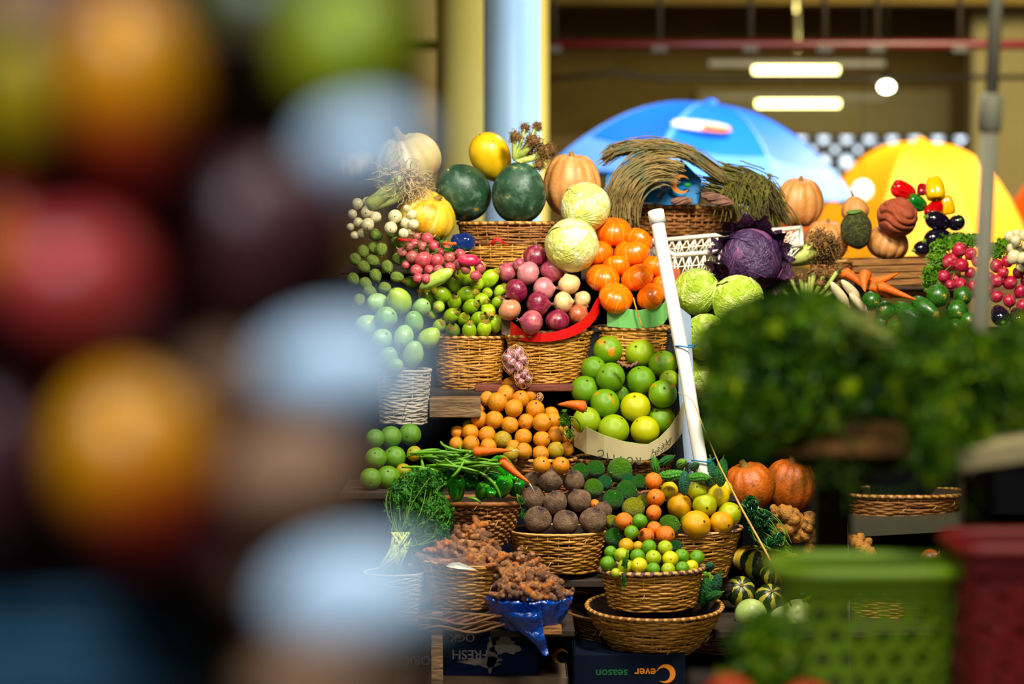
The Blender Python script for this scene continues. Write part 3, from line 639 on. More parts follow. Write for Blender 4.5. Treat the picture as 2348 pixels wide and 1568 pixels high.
def text(s, size, mat, parent, loc, rot, name='lettering'):
    cu = bpy.data.curves.new('lettering', 'FONT'); cu.body = s; cu.size = size; cu.extrude = 0.0004; cu.align_x = 'CENTER'; cu.align_y = 'CENTER'; cu.offset = size * 0.012
    cu.materials.append(M[mat]); return link(name, cu, parent, loc, rot)
def crescent(r, mat, parent, loc, rot, name='crescent_mark', th=0.0008):
    a = np.linspace(0.5, 2 * PI - 0.5, 24); o = np.stack([r * np.cos(a), r * np.sin(a)], -1)
    b = np.linspace(0.95, 2 * PI - 0.95, 24); i = np.stack([r * .72 * np.cos(b) + r * .3, r * .72 * np.sin(b)], -1)
    X = np.zeros((24, 2, 3)); X[:, 0, :2] = o; X[:, 1, :2] = i; X[:, :, 2] = th
    g = G(); g.grid(X); return link(name, g.mesh(name, [M[mat]], smooth=False), parent, loc, rot)
UPS = (PI / 2, PI, 0)      # print on a face towards the camera, upside down
UPR = (PI / 2, 0, 0)

def foliage(n, fn, size, mat, seed, stems=None, smat='stalkg', lobes=5, cup=0.25):
    """n leaflets; fn(rng, n) -> (centres, outward normals)"""
    r = np.random.RandomState(seed); c, nn = fn(r, n); nn = nn + r.normal(size=(n, 3)) * 0.6; nn /= np.linalg.norm(nn, axis=1)[:, None]
    ref = r.normal(size=(n, 3)); a = np.cross(nn, ref); a /= np.linalg.norm(a, axis=1)[:, None]; b = np.cross(nn, a)
    k = lobes * 2; ang = np.arange(k) * 2 * PI / k; rad = np.where(np.arange(k) % 2 == 0, 1.0, 0.55); rad[0] = 1.25; rad[k // 2] = .35
    sz = size * r.uniform(0.6, 1.3, n)
    V = np.zeros((n, k + 1, 3)); V[:, 0] = c
    for j in range(k):
        V[:, j + 1] = c + sz[:, None] * rad[j] * (math.cos(ang[j]) * a + math.sin(ang[j]) * b) + nn * (sz * cup * (1 if j % 2 else -.6))[:, None]
    base = np.arange(n)[:, None, None] * (k + 1); tri = np.array([[0, j + 1, (j + 1) % k + 1] for j in range(k)])[None]
    g = G(); g.add(V.reshape(-1, 3), (base + tri).reshape(-1, 3)); return g.mesh('leaves', [M[mat]], smooth=False), c
def ell(cen, rad, shell=0.75):
    cen = np.array(cen, float); rad = np.array(rad, float)
    def f(r, n):
        d = r.normal(size=(n, 3)); d /= np.linalg.norm(d, axis=1)[:, None]; q = r.uniform(shell, 1.05, (n, 1)); return cen + d * rad * q, d
    return f
def multi(fs, wts):
    wts = np.array(wts, float) / sum(wts)
    def f(r, n):
        k = (wts * n).astype(int); k[0] += n - k.sum(); R = [g(r, m) for g, m in zip(fs, k)]
        return np.concatenate([a for a, _ in R]), np.concatenate([b for _, b in R])
    return f
def stemsg(n, fr, to, spread0, spread1, rad, seed, mat, name='stems', droop=0.0, sides=4):
    r = np.random.RandomState(seed); g = G(); fr = np.array(fr, float); to = np.array(to, float)
    for k in range(n):
        a = fr + r.normal(size=3) * spread0; b = to + r.normal(size=3) * spread1; m = (a + b) / 2 + r.normal(size=3) * spread1 * .5 - np.array([0, 0, droop]); t = np.linspace(0, 1, 7)[:, None]
        g.tube((1 - t) ** 2 * a + 2 * t * (1 - t) * m + t * t * b, rad * r.uniform(.7, 1.3), sides)
    return g.mesh(name, [M[mat]])
def perforated(fn, nu, nv, hole, mat, th, name, stagger=False, sides=8, mats=None):
    g = G(); k = sides
    for i in range(nu):
        for j in range(nv):
            sh = 0.5 if stagger and j % 2 else 0.0
            u0, u1, v0, v1 = (i + sh) / nu, (i + 1 + sh) / nu, j / nv, (j + 1) / nv; uc, vc = (u0 + u1) / 2, (v0 + v1) / 2
            outer = []; inner = []
            for q in range(k):
                a = (q + .5) * 2 * PI / k; x, y = math.cos(a), math.sin(a); m = max(abs(x), abs(y)); outer.append((uc + x / m / nu / 2, vc + y / m / nv / 2)); inner.append((uc + x * hole / nu / 2, vc + y * hole / nv / 2))
            V = [fn(u, v) for u, v in outer + inner]
            g.add(V, [[q, (q + 1) % k, k + (q + 1) % k, k + q] for q in range(k)])
    o = g.mesh(name, [M[mat]], smooth=False)
    return o
def solid(o, th):
    m = o.modifiers.new('thickness', 'SOLIDIFY'); m.thickness = th; m.offset = 0; return o
# ================================================================== the hall
def slab(name, c, d, mat, **k): g = G(); g.box((0, 0, 0), d); return struct(name, g.mesh(name, [M[mat]], smooth=False), loc=c, **k)
slab('floor', (1, 14, -0.05), (34, 42, 0.1), 'floor')
slab('ceiling', (1, 14, 4.55), (34, 42, 0.1), 'ceil')
slab('wall_left', (-16, 14, 2.25), (0.1, 42, 4.5), 'concrete')
slab('wall_right', (18, 14, 2.25), (0.1, 42, 4.5), 'concrete')
slab('wall_front', (1, -7, 2.25), (34, 0.1, 4.5), 'concrete')
YB = 33.0
slab('wall_back', (1, YB, 0.85), (34, 0.3, 1.7), 'concrete')
slab('trim_1', (1, YB, 3.65), (34, 0.3, 1.9), 'beam')
# perforated breeze-block band between them (daylight behind)
slab('wall_side', (-6.5, YB, 2.2), (19, 0.3, 1.0), 'concrete')
def pf(u, v): return (3 + 14.9 * u, YB, 1.7 + 1.0 * v)
me = perforated(pf, 48, 3, 0.27, 'darkm', 0.1, 'screen'); sw = struct('window_1', me); solid(sw, 0.06)
for k, x0 in enumerate((2.3, 6.6)):
    slab('trim_%d' % (k + 2), (x0 + 1.9, YB - 0.25, 3.02), (3.4, 0.1, 0.62), 'panel')
for k, (y, z0, z1) in enumerate(((15.5, 3.55, 4.5), (22, 3.5, 4.5), (28, 3.45, 4.5))):
    slab('trim_%d' % (k + 5), (1, y, (z0 + z1) / 2 + 0.3), (34, 0.45, z1 - z0 - 0.6), 'beam')
slab('trim_8', (6.6, 30, 2.2), (1.9, 0.5, 4.5), 'panel')
# red pipe with hangers
def tubeobj(name, pts, r, mat, parent=None, sides=10):
    g = G(); g.tube(pts, r, sides); return link(name, g.mesh(name, [M[mat]]), parent)
rp = tag(tubeobj('ceiling_pipe', [P(900, 104, 16), P(1700, 103, 16), P(2700, 102, 16)], 0.032, 'redpipe'), 'long red pipe running level under the ceiling', 'pipe')
for x in (1270, 1512, 1720, 1890, 2010, 2200):
    a, b = P(x, 100, 16), P(x, 30, 16); tubeobj('hanger', [(a.x, 16, a.z), (a.x, 16, 4.5)], 0.018, 'darkm', rp); boxobj('clamp', P(x, 112, 16), (0.1, 0.06, 0.05), 'darkm', rp)
dp = tag(tubeobj('cable_conduit', [P(1250, 182, 19), P(1420, 165, 19), P(1500, 180, 19), P(2700, 176, 19)], 0.02, 'darkm'), 'thin dark conduit below the red pipe', 'conduit')
# fluorescent battens
for (x, y, hw, lab) in ((1825, 160, 200, 'upper glowing fluorescent batten hanging in the hall'), (1830, 237, 195, 'lower glowing fluorescent batten just above the blue umbrella')):
    Y = 21 if y < 200 else 22.6; c = P(x, y, Y); o = empty('fluorescent_light', c, lab, 'light', 'fluorescent battens in the hall')
    L = 2 * hw / S(Y)
    boxobj('housing', (0, 0, 0.05), (L, 0.16, 0.05), 'metal_y', o); g = G(); g.tube([(-L * .24, 0, 0), (L * .24, 0, 0)], 0.032, 8); link('glowing_tube', g.mesh('tube', [M['tubeglow']]), o)
    g = G(); g.tube([(0, 0, 0.05), (0, 0, 4.5 - c.z)], 0.012, 5); link('suspension_rod', g.mesh('rod', [M['panel']]), o)
    l = bpy.data.lights.new('tube_light', 'AREA'); l.shape = 'RECTANGLE'; l.size = L * .7; l.size_y = .1; l.energy = 9; l.color = (1, .9, .5); lo = link('tube_light', l, o, (0, -0.04, 0.5)); lo.rotation_euler = (PI * .96, 0, 0)
for (x, y, r, lab) in ((2033, 199, 24, 'round glowing pendant lamp above the orange umbrella'), (962, 0, 26, 'glowing round lamp at the top edge left of the blue column')):
    Y = 19; c = P(x, y, Y); R = r / S(Y); o = empty('pendant_lamp', c, lab, 'lamp', 'round pendant lamps')
    link('bulb', m_ovoid(1, 1, 0.72, M['lampglow'], name='bulb', nu=16, nv=10), o, (0, 0, 0), None, R * 0.7)
    g = G(); g.tube([(0, 0, R * .6), (0, 0, R)], [R * .75, R * .3], 12); g.tube([(0, 0, R), (0, 0, 4.5 - c.z)], 0.008, 4); link('cap_and_cord', g.mesh('cap', [M['darkm']]), o)
# columns
def column(name, px, w, Y, mat, label, n=48):
    a = P(px, 500, Y); r = w / 2 / S(Y); g = G(); g.tube([(0, 0, 0), (0, 0, 0.08), (0, 0, 0.081), (0, 0, 4.42), (0, 0, 4.421), (0, 0, 4.5)], [r * 1.15, r * 1.15, r, r, r * 1.15, r * 1.15], n)
    return struct(name, g.mesh(name, [M[mat]]), loc=(a.x, Y, 0))
column('trim_9', 1174, 130, 10.2, 'bcol', '')
column('trim_10', 1128, 256, 14.2, 'ycol', '')
column('trim_11', 955, 130, 17, 'concrete', '')

# umbrellas
def umbrella(px, pytop, Y, rad, drop, tiltdeg, mat, trim, label, n=8, post=True, ph=0.2, pw=2.0):
    t = P(px, pytop, Y); o = empty('market_umbrella', (t.x, Y, t.z), label, 'umbrella', None, rot=(0, math.radians(tiltdeg), 0)); nr = 12
    for k in range(n):
        a0 = ph + k * 2 * PI / n; a1 = a0 + 2 * PI / n; X = np.zeros((nr, 9, 3))
        for i in range(nr):
            f = i / (nr - 1)
            for j in range(9):
                s = j / 8; p0 = np.array([math.cos(a0), math.sin(a0)]); p1 = np.array([math.cos(a1), math.sin(a1)]); p = p0 * (1 - s) + p1 * s
                X[i, j] = [p[0] * rad * f, p[1] * rad * f, -drop * (f ** pw) - 0.03 * math.sin(PI * s) * f]
        g = G(); g.grid(X); pn = link('canopy_panel', g.mesh('canopy_panel', [M[mat]]), o)
        if trim:
            g = G(); Z = X[-3:].copy(); Z[:, :, 2] += 0.004; Z[:, :, :2] *= 1.003; g.grid(Z); Z = X[:, [0, 1]].copy(); Z[:, :, 2] += 0.004; Z[:, 1] = Z[:, 0] * .55 + Z[:, 1] * .45; g.grid(Z)
            link('trim_strip', g.mesh('trim_strip', [M[trim]]), pn)  # edge trim, plus a seam strip painted lighter as a highlight
        g = G(); g.tube(X[:, 0] - np.array([0, 0, 0.012]), 0.006, 5); link('rib', g.mesh('rib', [M['metal_y']]), o)
    g = G(); g.tube([(0, 0, -0.02), (0, 0, 0.012), (0, 0, 0.025)], [0.05, 0.035, 0.02], 10); link('finial', g.mesh('finial', [M[mat]]), o)
    g = G(); g.tube([(0, 0, 0), (0, 0, -t.z + .02)], 0.018, 8); link('pole', g.mesh('pole', [M['metal_y']]), o)
    return o
ub = umbrella(1630, 238, 13.0, 0.86, 0.42, 7.5, 'ublue', 'ublight', 'blue market umbrella with pale trim and a printed white logo', ph=PI / 8 + PI, pw=2.2)
g = G(); X = np.zeros((14, 5, 3))
for i in range(14):
    for j in range(5):
        a = -PI / 2 - 0.42 + 0.56 * i / 13; f = 0.50 + 0.10 * j / 4; f -= 0.0; w_ = (1 - (2 * i / 13 - 1) ** 4) * .5 + .5; f = .63 + (f - .55) * w_
        X[i, j] = [math.cos(a) * .86 * f, math.sin(a) * .86 * f, -0.42 * f ** 2.2 + 0.006]
g.grid(X); link('printed_logo', g.mesh('logo', [M['paper']]), ub)
g = G(); X2 = X.copy(); X2 = X2[7:]; X2[:, :, 2] += .004; g.grid(X2[:, 2:]); link('printed_crescent', g.mesh('logo2', [M['uorange2']]), ub)
umbrella(2110, 326, 15.2, 0.80, 0.78, 2, 'uorange', None, 'large yellow and orange market umbrella behind the bell peppers', ph=.3, pw=2.7)
umbrella(2440, 372, 17.6, 0.55, 0.62, 0, 'uorange2', None, 'deep orange market umbrella cut by the right edge', ph=.1)
umbrella(1945, 470, 19.2, 0.75, 0.30, 0, 'uorange2', None, 'low orange umbrella beneath the large yellow one', ph=.6)
g = G(); 
wb = empty('glowing_globe', P(1978, 436, 13.9), 'bright white blob beside the tip of the blue umbrella, made as a glowing globe', 'lamp'); link('globe', m_ovoid(1, 1, 1, M['globeglow'], name='globe', nu=16, nv=12), wb, (0, 0, 0), None, 23 / S(13.9)); g = G(); g.tube([(0, 0, 0.05), (0, 0, 4.5 - wb.location.z)], .002, 4); link('cord', g.mesh('cord', [M['darkm']]), wb)  # made-up globe and cord for a bright white spot of unknown source

# ================================================================== the terraced stall
def plank(x0, x1, y, Yf, depth, th, mat, label, name='wooden_plank', rotz=0.0, cat='plank'):
    a = P(x0, y, Yf); b = P(x1, y, Yf); g = G(); L = b.x - a.x; n = 12; r = np.random.RandomState(int(x0 + y))
    g.box((0, 0, 0), (L, depth, th), bev=0.003); o = link(name, g.mesh(name, [M[mat]], smooth=False), None, ((a.x + b.x) / 2, Yf + depth / 2, a.z - th / 2), (0, 0, rotz))
    return tag(o, label, cat)
def carton(x0, x1, yt, yb, Yf, depth, mat, label, name='carton', rz=0.0):
    a = P(x0, yt, Yf); b = P(x1, yb, Yf); g = G(); w_, h = b.x - a.x, a.z - b.z; t = .006
    o = empty(name, ((a.x + b.x) / 2, Yf + depth / 2, b.z), label, 'carton', rot=(0, 0, rz))
    for nm_, c, d in (('front_panel', (0, -depth / 2, h / 2), (w_, t, h)), ('back_panel', (0, depth / 2, h / 2), (w_, t, h)), ('side_panel', (-w_ / 2, 0, h / 2), (t, depth, h)), ('side_panel', (w_ / 2, 0, h / 2), (t, depth, h)), ('top_flap', (0, 0, h - .003), (w_ + .004, depth + .004, t)), ('bottom_panel', (0, 0, .003), (w_, depth, t))):
        boxobj(nm_, c, d, mat, o, bev=0.0015)
    return o, w_, h, -depth / 2 - t / 2 - .0006
# levels: lowest boards and cartons
BZ = P(0, 1700, 6.2).z
c1, w1, h1, f1 = carton(1022, 1232, 1446, 1548, 6.12, .42, 'navy_worn', 'torn navy carton printed FRESH upside down, under the blue bag')
text('FRESH', 0.034, 'txw', c1, (-0.055, f1, h1 * .48), UPS); text('OCK', 0.030, 'txw', c1, (-0.075, f1, h1 * .86), UPS)
for (x, z, a, b, sd) in ((0.035, .075, .034, .022, 3), (-0.02, .035, .05, .012, 5), (0.0, .05, .012, .04, 8)):
    g = G(); t = np.arange(26) * 2 * PI / 26; rr = 1 + .25 * np.sin(3 * t + sd) + .12 * np.sin(7 * t + sd) + .06 * np.sin(11 * t)
    g.add(np.concatenate([[[0, 0, 0]], np.stack([a * rr * np.cos(t), 0 * t, b * rr * np.sin(t)], -1)]), [[0, k + 1, (k + 1) % 26 + 1] for k in range(26)]); link('torn_paper_patch', g.mesh('patch', [M['greyc']], False), c1, (x, f1 - .0006, z))
carton(1010, 1300, 1552, 1900, 6.1, .5, 'kraft', 'low dark carton under the torn navy one')
c2, w2, h2, f2 = carton(905, 1012, 1446, 1900, 6.14, .4, 'kraft', 'grey-brown carton printed in pale letters left of the wooden leg')
text('ORK', 0.032, 'txw', c2, (0.0, f2, h2 - .075), UPS)
c3, w3, h3, f3 = carton(1318, 1568, 1500, 1700, 6.05, .5, 'navy', 'dark navy carton with green and orange lettering below the wide basket')
ZZ = P(1430, 1540, 6.05).z - P(1568, 1700, 6.05).z
text('ever', 0.030, 'txo', c3, (0.040, f3, ZZ), UPS); text('season', 0.030, 'txg', c3, (-0.045, f3, ZZ - .003), UPS)
crescent(.024, 'txo', c3, (.092, f3, ZZ - .004), (PI / 2, PI * .9, 0)); 
c4, w4, h4, f4 = carton(1236, 1312, 1470, 1550, 6.3, .3, 'navy', 'narrow navy carton with an orange crescent behind the bag tail')
crescent(.022, 'txo', c4, (.012, f4, h4 - .04), (PI / 2, 0.2, 0))
lg = tag(boxobj('upright_post', P(1003, 1640, 6.02), (0.028, 0.03, 0.52), 'wood'), 'reddish-brown wooden leg standing between the two lower cartons', 'post')
bk = P(1174, 1415, 6.35)
plank(880, 1122, 1420, 6.03, .42, .018, 'wood_r', 'reddish plank carrying the turmeric basket')
plank(1124, 1318, 1444, 6.02, .42, .018, 'wood_d', 'dark plank carrying the blue bag bowl')
plank(1240, 1288, 1436, 5.985, .05, .022, 'wood_y', 'short pale block end under the blue bag')
g = G()
for k in range(14):
    t = np.linspace(0, 1, 12); y0 = 6.0 + .012 * (k % 7); a = np.array(P(960, 1428, y0)); b = np.array(P(1200, 1420, y0)); p = a + (b - a) * t[:, None]; p[:, 2] += .010 * np.sin(t * 9 + k) + .003 * k - .02
    g.tube(p, .0035, 4)
tag(link('straw_rope_mat', g.mesh('mat', [M['wicker_d']])), 'frayed twisted straw mat hanging over the plank edge below the ginger basket', 'mat')
plank(1100, 1560, 1330, 6.30, .40, .02, 'wood_d', 'dark plank under the beetroot basket')
plank(1570, 1680, 1340, 6.45, .4, .02, 'wood_d', 'dark plank under the citrus basket')
plank(1640, 2000, 1446, 6.2, .5, .02, 'wood_d', 'dark plank under the squashes and pale melons')
plank(1000, 1700, 1135, 6.55, .32, .02, 'wood_d', 'dark plank below the grapefruit basket')
plank(1090, 1345, 883, 6.66, .34, .018, 'wood_r', 'reddish plank under the onion basket')
plank(860, 1150, 897, 6.66, .34, .016, 'wood_d', 'dark plank under the courgette basket')
plank(1330, 1560, 834, 6.79, .3, .018, 'wood_d', 'dark plank under the mini pumpkin basket')
wp = plank(985, 1102, 912, 6.60, .1, .055, 'wood', 'thick weathered grey board end above the small orange fruit')
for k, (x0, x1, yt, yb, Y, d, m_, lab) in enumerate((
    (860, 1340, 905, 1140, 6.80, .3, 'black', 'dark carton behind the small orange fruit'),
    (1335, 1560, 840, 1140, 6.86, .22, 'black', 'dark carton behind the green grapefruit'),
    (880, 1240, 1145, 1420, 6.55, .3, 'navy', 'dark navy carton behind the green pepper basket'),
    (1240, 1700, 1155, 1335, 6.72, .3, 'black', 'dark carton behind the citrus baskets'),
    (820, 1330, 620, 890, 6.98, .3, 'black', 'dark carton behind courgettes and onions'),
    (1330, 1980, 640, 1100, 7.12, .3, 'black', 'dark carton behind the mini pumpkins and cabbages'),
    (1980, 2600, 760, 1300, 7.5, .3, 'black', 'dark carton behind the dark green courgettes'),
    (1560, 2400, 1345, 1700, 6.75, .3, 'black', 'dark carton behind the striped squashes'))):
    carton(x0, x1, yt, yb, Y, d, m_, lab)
for x0, x1, yt, yb, Y, d, lab in ((1180, 1550, 1352, 1700, 6.9, .3, 'added black box darkening the gap low behind the wide shallow basket'), (1640, 1890, 1106, 1440, 7.12, .28, 'added black box darkening the gap behind the cassava roots'), (760, 1170, 1425, 1700, 6.62, .3, 'added black box darkening the gap low behind the turmeric basket'), (700, 1000, 640, 1130, 7.3, .3, 'added black box darkening the gap behind the hazy mangoes'), (640, 1000, 1132, 1424, 7.25, .3, 'added black box darkening the gap behind the hazy green citrus')): carton(x0, x1, yt, yb, Y, d, 'black', lab)  # added black boxes, put in to deepen shade and hide the bright background
for x0, x1, y, Y, d, lab in ((780, 1330, 612, 6.95, .5, 'top plank under the watermelons'), (1330, 1960, 640, 7.02, .5, 'top plank under the white crate'), (1900, 2600, 668, 7.3, .5, 'pale plank under the pumpkin basket at right'),
                             (1560, 2000, 900, 6.85, .3, 'plank under the green cabbages'), (1900, 2600, 780, 6.95, .55, 'plank under the dark green courgettes and radishes')):
    plank(x0, x1, y, Y, d, .02, 'wood_y' if Y > 7.1 else 'wood_d', lab)

# ------------------------------------------------------------------ baskets
basket(1076, 775, 893, 82, 71, 6.82, 'straw basket full of pale green courgettes', rimw=4.5, seed=1)
basket(1262, 770, 880, 98, 72, 6.80, 'straw basket of onions with a red cardboard lining', rimw=5.5, seed=2, roll=-.04)
basket(1450, 755, 838, 86, 76, 6.84, 'straw basket of small orange pumpkins with green card', rimw=5.5, seed=3)
basket(925, 852, 974, 62, 52, 6.62, 'pale hazy wicker basket heaped with green mangoes', mat='wicker_p', rim=('wicker_p', 'wicker_p'), seed=4, rimw=4)
basket(1242, 1058, 1135, 78, 66, 6.62, 'brown basket under the small orange fruit', mat='wicker_r', rim=('bandd', 'bandl'), seed=5, rimw=5)
basket(1428, 1062, 1135, 112, 96, 6.70, 'brown braided basket under the green grapefruit', mat='wicker_r', rim=('bandd', 'bandl'), seed=6, rimw=6, strand=6)
basket(1103, 1158, 1252, 95, 60, 6.36, 'reddish wicker basket of green peppers and beans', mat='wicker_r', rim=('bandd', 'bandd'), seed=7, rimw=7, strand=7)
basket(1279, 1228, 1318, 112, 88, 6.38, 'wide straw basket of brown beetroots', rim=('bandl', 'bandl'), seed=8, rimw=3.5, strand=6)
basket(1600, 1226, 1330, 106, 66, 6.44, 'straw basket of yellow citrus fruit', rim=('bandl', 'bandp'), seed=9, rimw=4, roll=-.05)
basket(1060, 1298, 1400, 100, 66, 6.14, 'straw basket of turmeric roots with a ragged rim', rim=('bandl', 'wicker'), seed=10, rimw=2.5, strand=5.6, sag=.008)
basket(1497, 1318, 1404, 118, 98, 6.16, 'straw basket of limes with purple striped rim', rim=('bandl', 'bandp'), seed=11, rimw=6, roll=-.03)
basket(1500, 1408, 1500, 156, 92, 6.16, 'wide shallow basket holding the lime basket', rim=('bandd', 'bandl'), seed=12, rimw=5, ratio=.85, tilt=.10, strand=6, flare=-.5, sag=.0)
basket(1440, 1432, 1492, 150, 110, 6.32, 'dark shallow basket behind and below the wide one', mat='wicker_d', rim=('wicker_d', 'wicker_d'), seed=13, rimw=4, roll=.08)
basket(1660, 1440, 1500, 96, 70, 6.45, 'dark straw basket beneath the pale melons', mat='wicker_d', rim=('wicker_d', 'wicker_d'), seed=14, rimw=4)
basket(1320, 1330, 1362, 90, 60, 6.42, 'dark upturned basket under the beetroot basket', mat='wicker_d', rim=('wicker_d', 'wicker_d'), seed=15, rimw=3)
basket(1178, 512, 556, 126, 118, 7.05, 'flat wicker tray with bound rim under the watermelons', rim=('bandd', 'bandl'), seed=16, rimw=5, strand=5, ratio=.8, mat='wicker_r')
basket(1150, 557, 612, 112, 106, 7.03, 'second wicker tray under the watermelon tray', rim=('bandd', 'wicker_d'), seed=17, rimw=4, strand=5, ratio=.8)
basket(1538, 474, 572, 150, 138, 7.36, 'large brown basket holding dry grass and a blue carton', rim=('bandd', 'bandl'), seed=18, rimw=7, strand=6.5, ratio=.7, mat='wicker_r', roll=.02)
basket(1905, 600, 645, 46, 40, 7.2, 'small basket behind the leek roots', mat='wicker_r', seed=19, rimw=4, rim=('bandd', 'bandl'))
basket(2070, 1140, 1186, 148, 120, 7.1, 'shallow straw basket on the dark shelf at right', mat='wicker_r', rim=('bandl', 'bandd'), seed=20, rimw=5, ratio=.7)
basket(2060, 1365, 1440, 150, 110, 6.6, 'dim straw basket seen through the green plastic one', seed=21, ratio=.6)
# slatted wooden crate holding pumpkins and aubergines at right
def slatcrate(x0, x1, y0, y1, Y, depth, label, n=3, skew=0.0):
    a = P(x0, y0, Y); b = P(x1, y1, Y); w_, h = b.x - a.x, a.z - b.z; o = empty('slatted_crate', ((a.x + b.x) / 2, Y + depth / 2, b.z), label, 'crate', rot=(0, skew, 0))
    sh = h / n
    for k in range(n):
        for yy in (-depth / 2, depth / 2): boxobj('slat', (0, yy, sh * (k + .5)), (w_, .01, sh * .86), 'wood_y', o)
        for xx in (-w_ / 2, w_ / 2): boxobj('slat', (xx, 0, sh * (k + .5)), (.01, depth, sh * .86), 'wood_y', o)
    for xx in (-w_ / 2 + .015, w_ / 2 - .015):
        for yy in (-depth / 2 + .015, depth / 2 - .015): boxobj('corner_post', (xx, yy, h / 2), (.02, .02, h), 'wood_y', o)
    boxobj('bottom_board', (0, 0, .005), (w_, depth, .008), 'wood_d', o); return o
slatcrate(1952, 2200, 592, 655, 7.22, .34, 'wooden slatted crate of pumpkins and aubergines at right', 4, -.03)

# ------------------------------------------------------------------ top row
def one(kind, name, px, py, r, Y, label, cat, axis=None, color=None, squash=None, roll=None, group=None):
    o = put(kind, name, P(px, py, Y), r / S(Y), axis, color, squash); tag(o, label, cat, group)
    if roll is not None: o.rotation_quaternion = qdir(axis, roll)
    return o
one('pale', 'pumpkin', 932, 368, 84, 7.10, 'large pale cream ribbed pumpkin with a long curved stem', 'pumpkin', (-.28, -.25, 1), squash=(.98, .95, .92), roll=2.6)
one('pale', 'pumpkin', 818, 376, 44, 7.25, 'hazy small pale pumpkin left of the large cream one', 'pumpkin', (-.1, -.1, 1), roll=.6)
one('yel', 'pumpkin', 978, 494, 74, 6.92, 'speckled yellow pumpkin below the large cream pumpkin', 'pumpkin', (.5, -.3, .8), squash=(.95, 1, .85))
one('wmelon', 'watermelon', 1062, 441, 62, 7.02, 'dark green watermelon with yellow scars left of the upright one', 'watermelon', (-.5, -.5, .75), squash=(1, 1, 1.0))
one('wmelon', 'watermelon', 1190, 443, 63, 6.96, 'upright dark green watermelon in front of the yellow melon', 'watermelon', (.05, -.25, 1), squash=(1, .95, 1.02))
one('ymelon', 'melon', 1126, 361, 46, 7.08, 'oval yellow melon resting on the two watermelons', 'melon', (-.42, -.35, .85))
one('tan', 'pumpkin', 1312, 422, 70, 7.12, 'tall tan ribbed pumpkin right of the watermelons', 'pumpkin', (0, -.12, 1), squash=(.97, .95, 1.14))
one('tan', 'pumpkin', 1832, 463, 58, 7.35, 'round tan pumpkin standing below the blue umbrella', 'pumpkin', (.05, -.2, 1), squash=(1, .95, 1.08))
one('tan', 'pumpkin', 1893, 552, 55, 7.28, 'tan pumpkin behind the leek roots', 'pumpkin', (.1, -.1, 1), squash=(1, .95, .98))
one('gpump', 'pumpkin', 1762, 480, 44, 7.42, 'greenish grey pumpkin half hidden by dry herbs', 'pumpkin', (.1, -.1, 1))
one('gpump', 'pumpkin', 1745, 545, 42, 7.3, 'lower greenish pumpkin behind the white crate', 'pumpkin', (.1, -.1, 1))
one('tan', 'pumpkin', 2036, 557, 52, 7.28, 'squat tan pumpkin under the brown cloth', 'pumpkin', (.25, -.1, 1), squash=(1.04, .95, .82))
one('butternut', 'pumpkin', 1960, 478, 31, 7.38, 'small butternut squash with a dry stem behind the mossy root', 'squash', (-.15, -.1, 1))
mo = tag(link('mossy_root', m_ovoid(.94, .9, 1.2, M['moss'], -.12, 3, .08, name='mossy_root', nu=40, nv=30), None, P(1963, 528, 7.2), qdir((-.15, -.2, 1), 1), 38 / S(7.2)), 'rough mossy green celery root left of the brown cloth', 'root vegetable')
link('cut_top', m_ovoid(.5, .5, .08, M['stemg'], name='cut_top', nu=20, nv=6), mo, (0, 0, 1.16))
o = cabbage(P(1342, 474, 6.88), 53 / S(6.88), 'w', 'pale yellow-white cabbage on top beside the tall tan pumpkin', 3)
cabbage(P(1311, 562, 6.8), 58 / S(6.8), 'w', 'pale cabbage behind the onions and small orange pumpkins', 5)
cabbage(P(1206, 600, 6.98), 36 / S(6.98), 'w', 'pale cabbage peeping out above the left onions', 8)
cabbage(P(1720, 594, 6.90), 66 / S(6.9), 'p', 'purple cabbage with curled dark outer leaves', 4, outer=9)
cabbage(P(1597, 668, 6.80), 50 / S(6.8), 'g', 'light green cabbage directly right of the white pipe', 2)
cabbage(P(1692, 690, 6.74), 56 / S(6.74), 'g', 'light green cabbage under the purple cabbage', 6)
cabbage(P(1618, 772, 6.72), 50 / S(6.72), 'g', 'green cabbage low beside the pipe behind the parsley', 7)
cabbage(P(1610, 860, 6.78), 48 / S(6.78), 'g', 'lowest green cabbage beside the pipe', 9)
CORE = {k: m_ovoid(1, 1, 1, M[k], 0, 3, .15, name='root_core', nu=14, nv=10) for k in ('hair', 'hairb')}
# dry leek roots on top
def leekbunch(heads, base, Y, label, mat='hairb', stalk='stalk', cat='leeks', hl=1.0, n=90, thick=.03):
    b = P(*base, Y); o = empty('leek_bunch', b, label, cat)
    for i, (px, py, r) in enumerate(heads):
        Yh = Y - .02 + .02 * (i % 3); h = P(px, py, Yh) - b; R = r / S(Y); me = m_hair(n, .45, mat, i + int(px), 1.0 * hl, thick, 0.1, 9, 1.5)
        g = G(); t = np.linspace(0, 1, 8)[:, None]; q = np.array(h) * t + np.array([0, 0, -.012]) * np.sin(PI * t); g.tube(q, np.linspace(R * .5, R * .55, 8) if len(heads) < 5 else np.linspace(R * .28, R * .42, 8), 9); st = link('stalk', g.mesh('stalk', [M[stalk]]), o)
        link('roots', me, st, h, None, R * 1.3); link('root_core', CORE[mat], st, h, None, R * (.62 if mat == 'hairb' else .3))
    return o
leekbunch([(1180, 313, 16), (1204, 292, 13), (1231, 290, 13), (1222, 322, 20), (1246, 348, 24), (1262, 342, 16), (1236, 378, 15), (1212, 345, 15)], (1178, 362), 6.98, 'bunch of leeks with brown tangled roots on the watermelons', n=170, thick=.05)
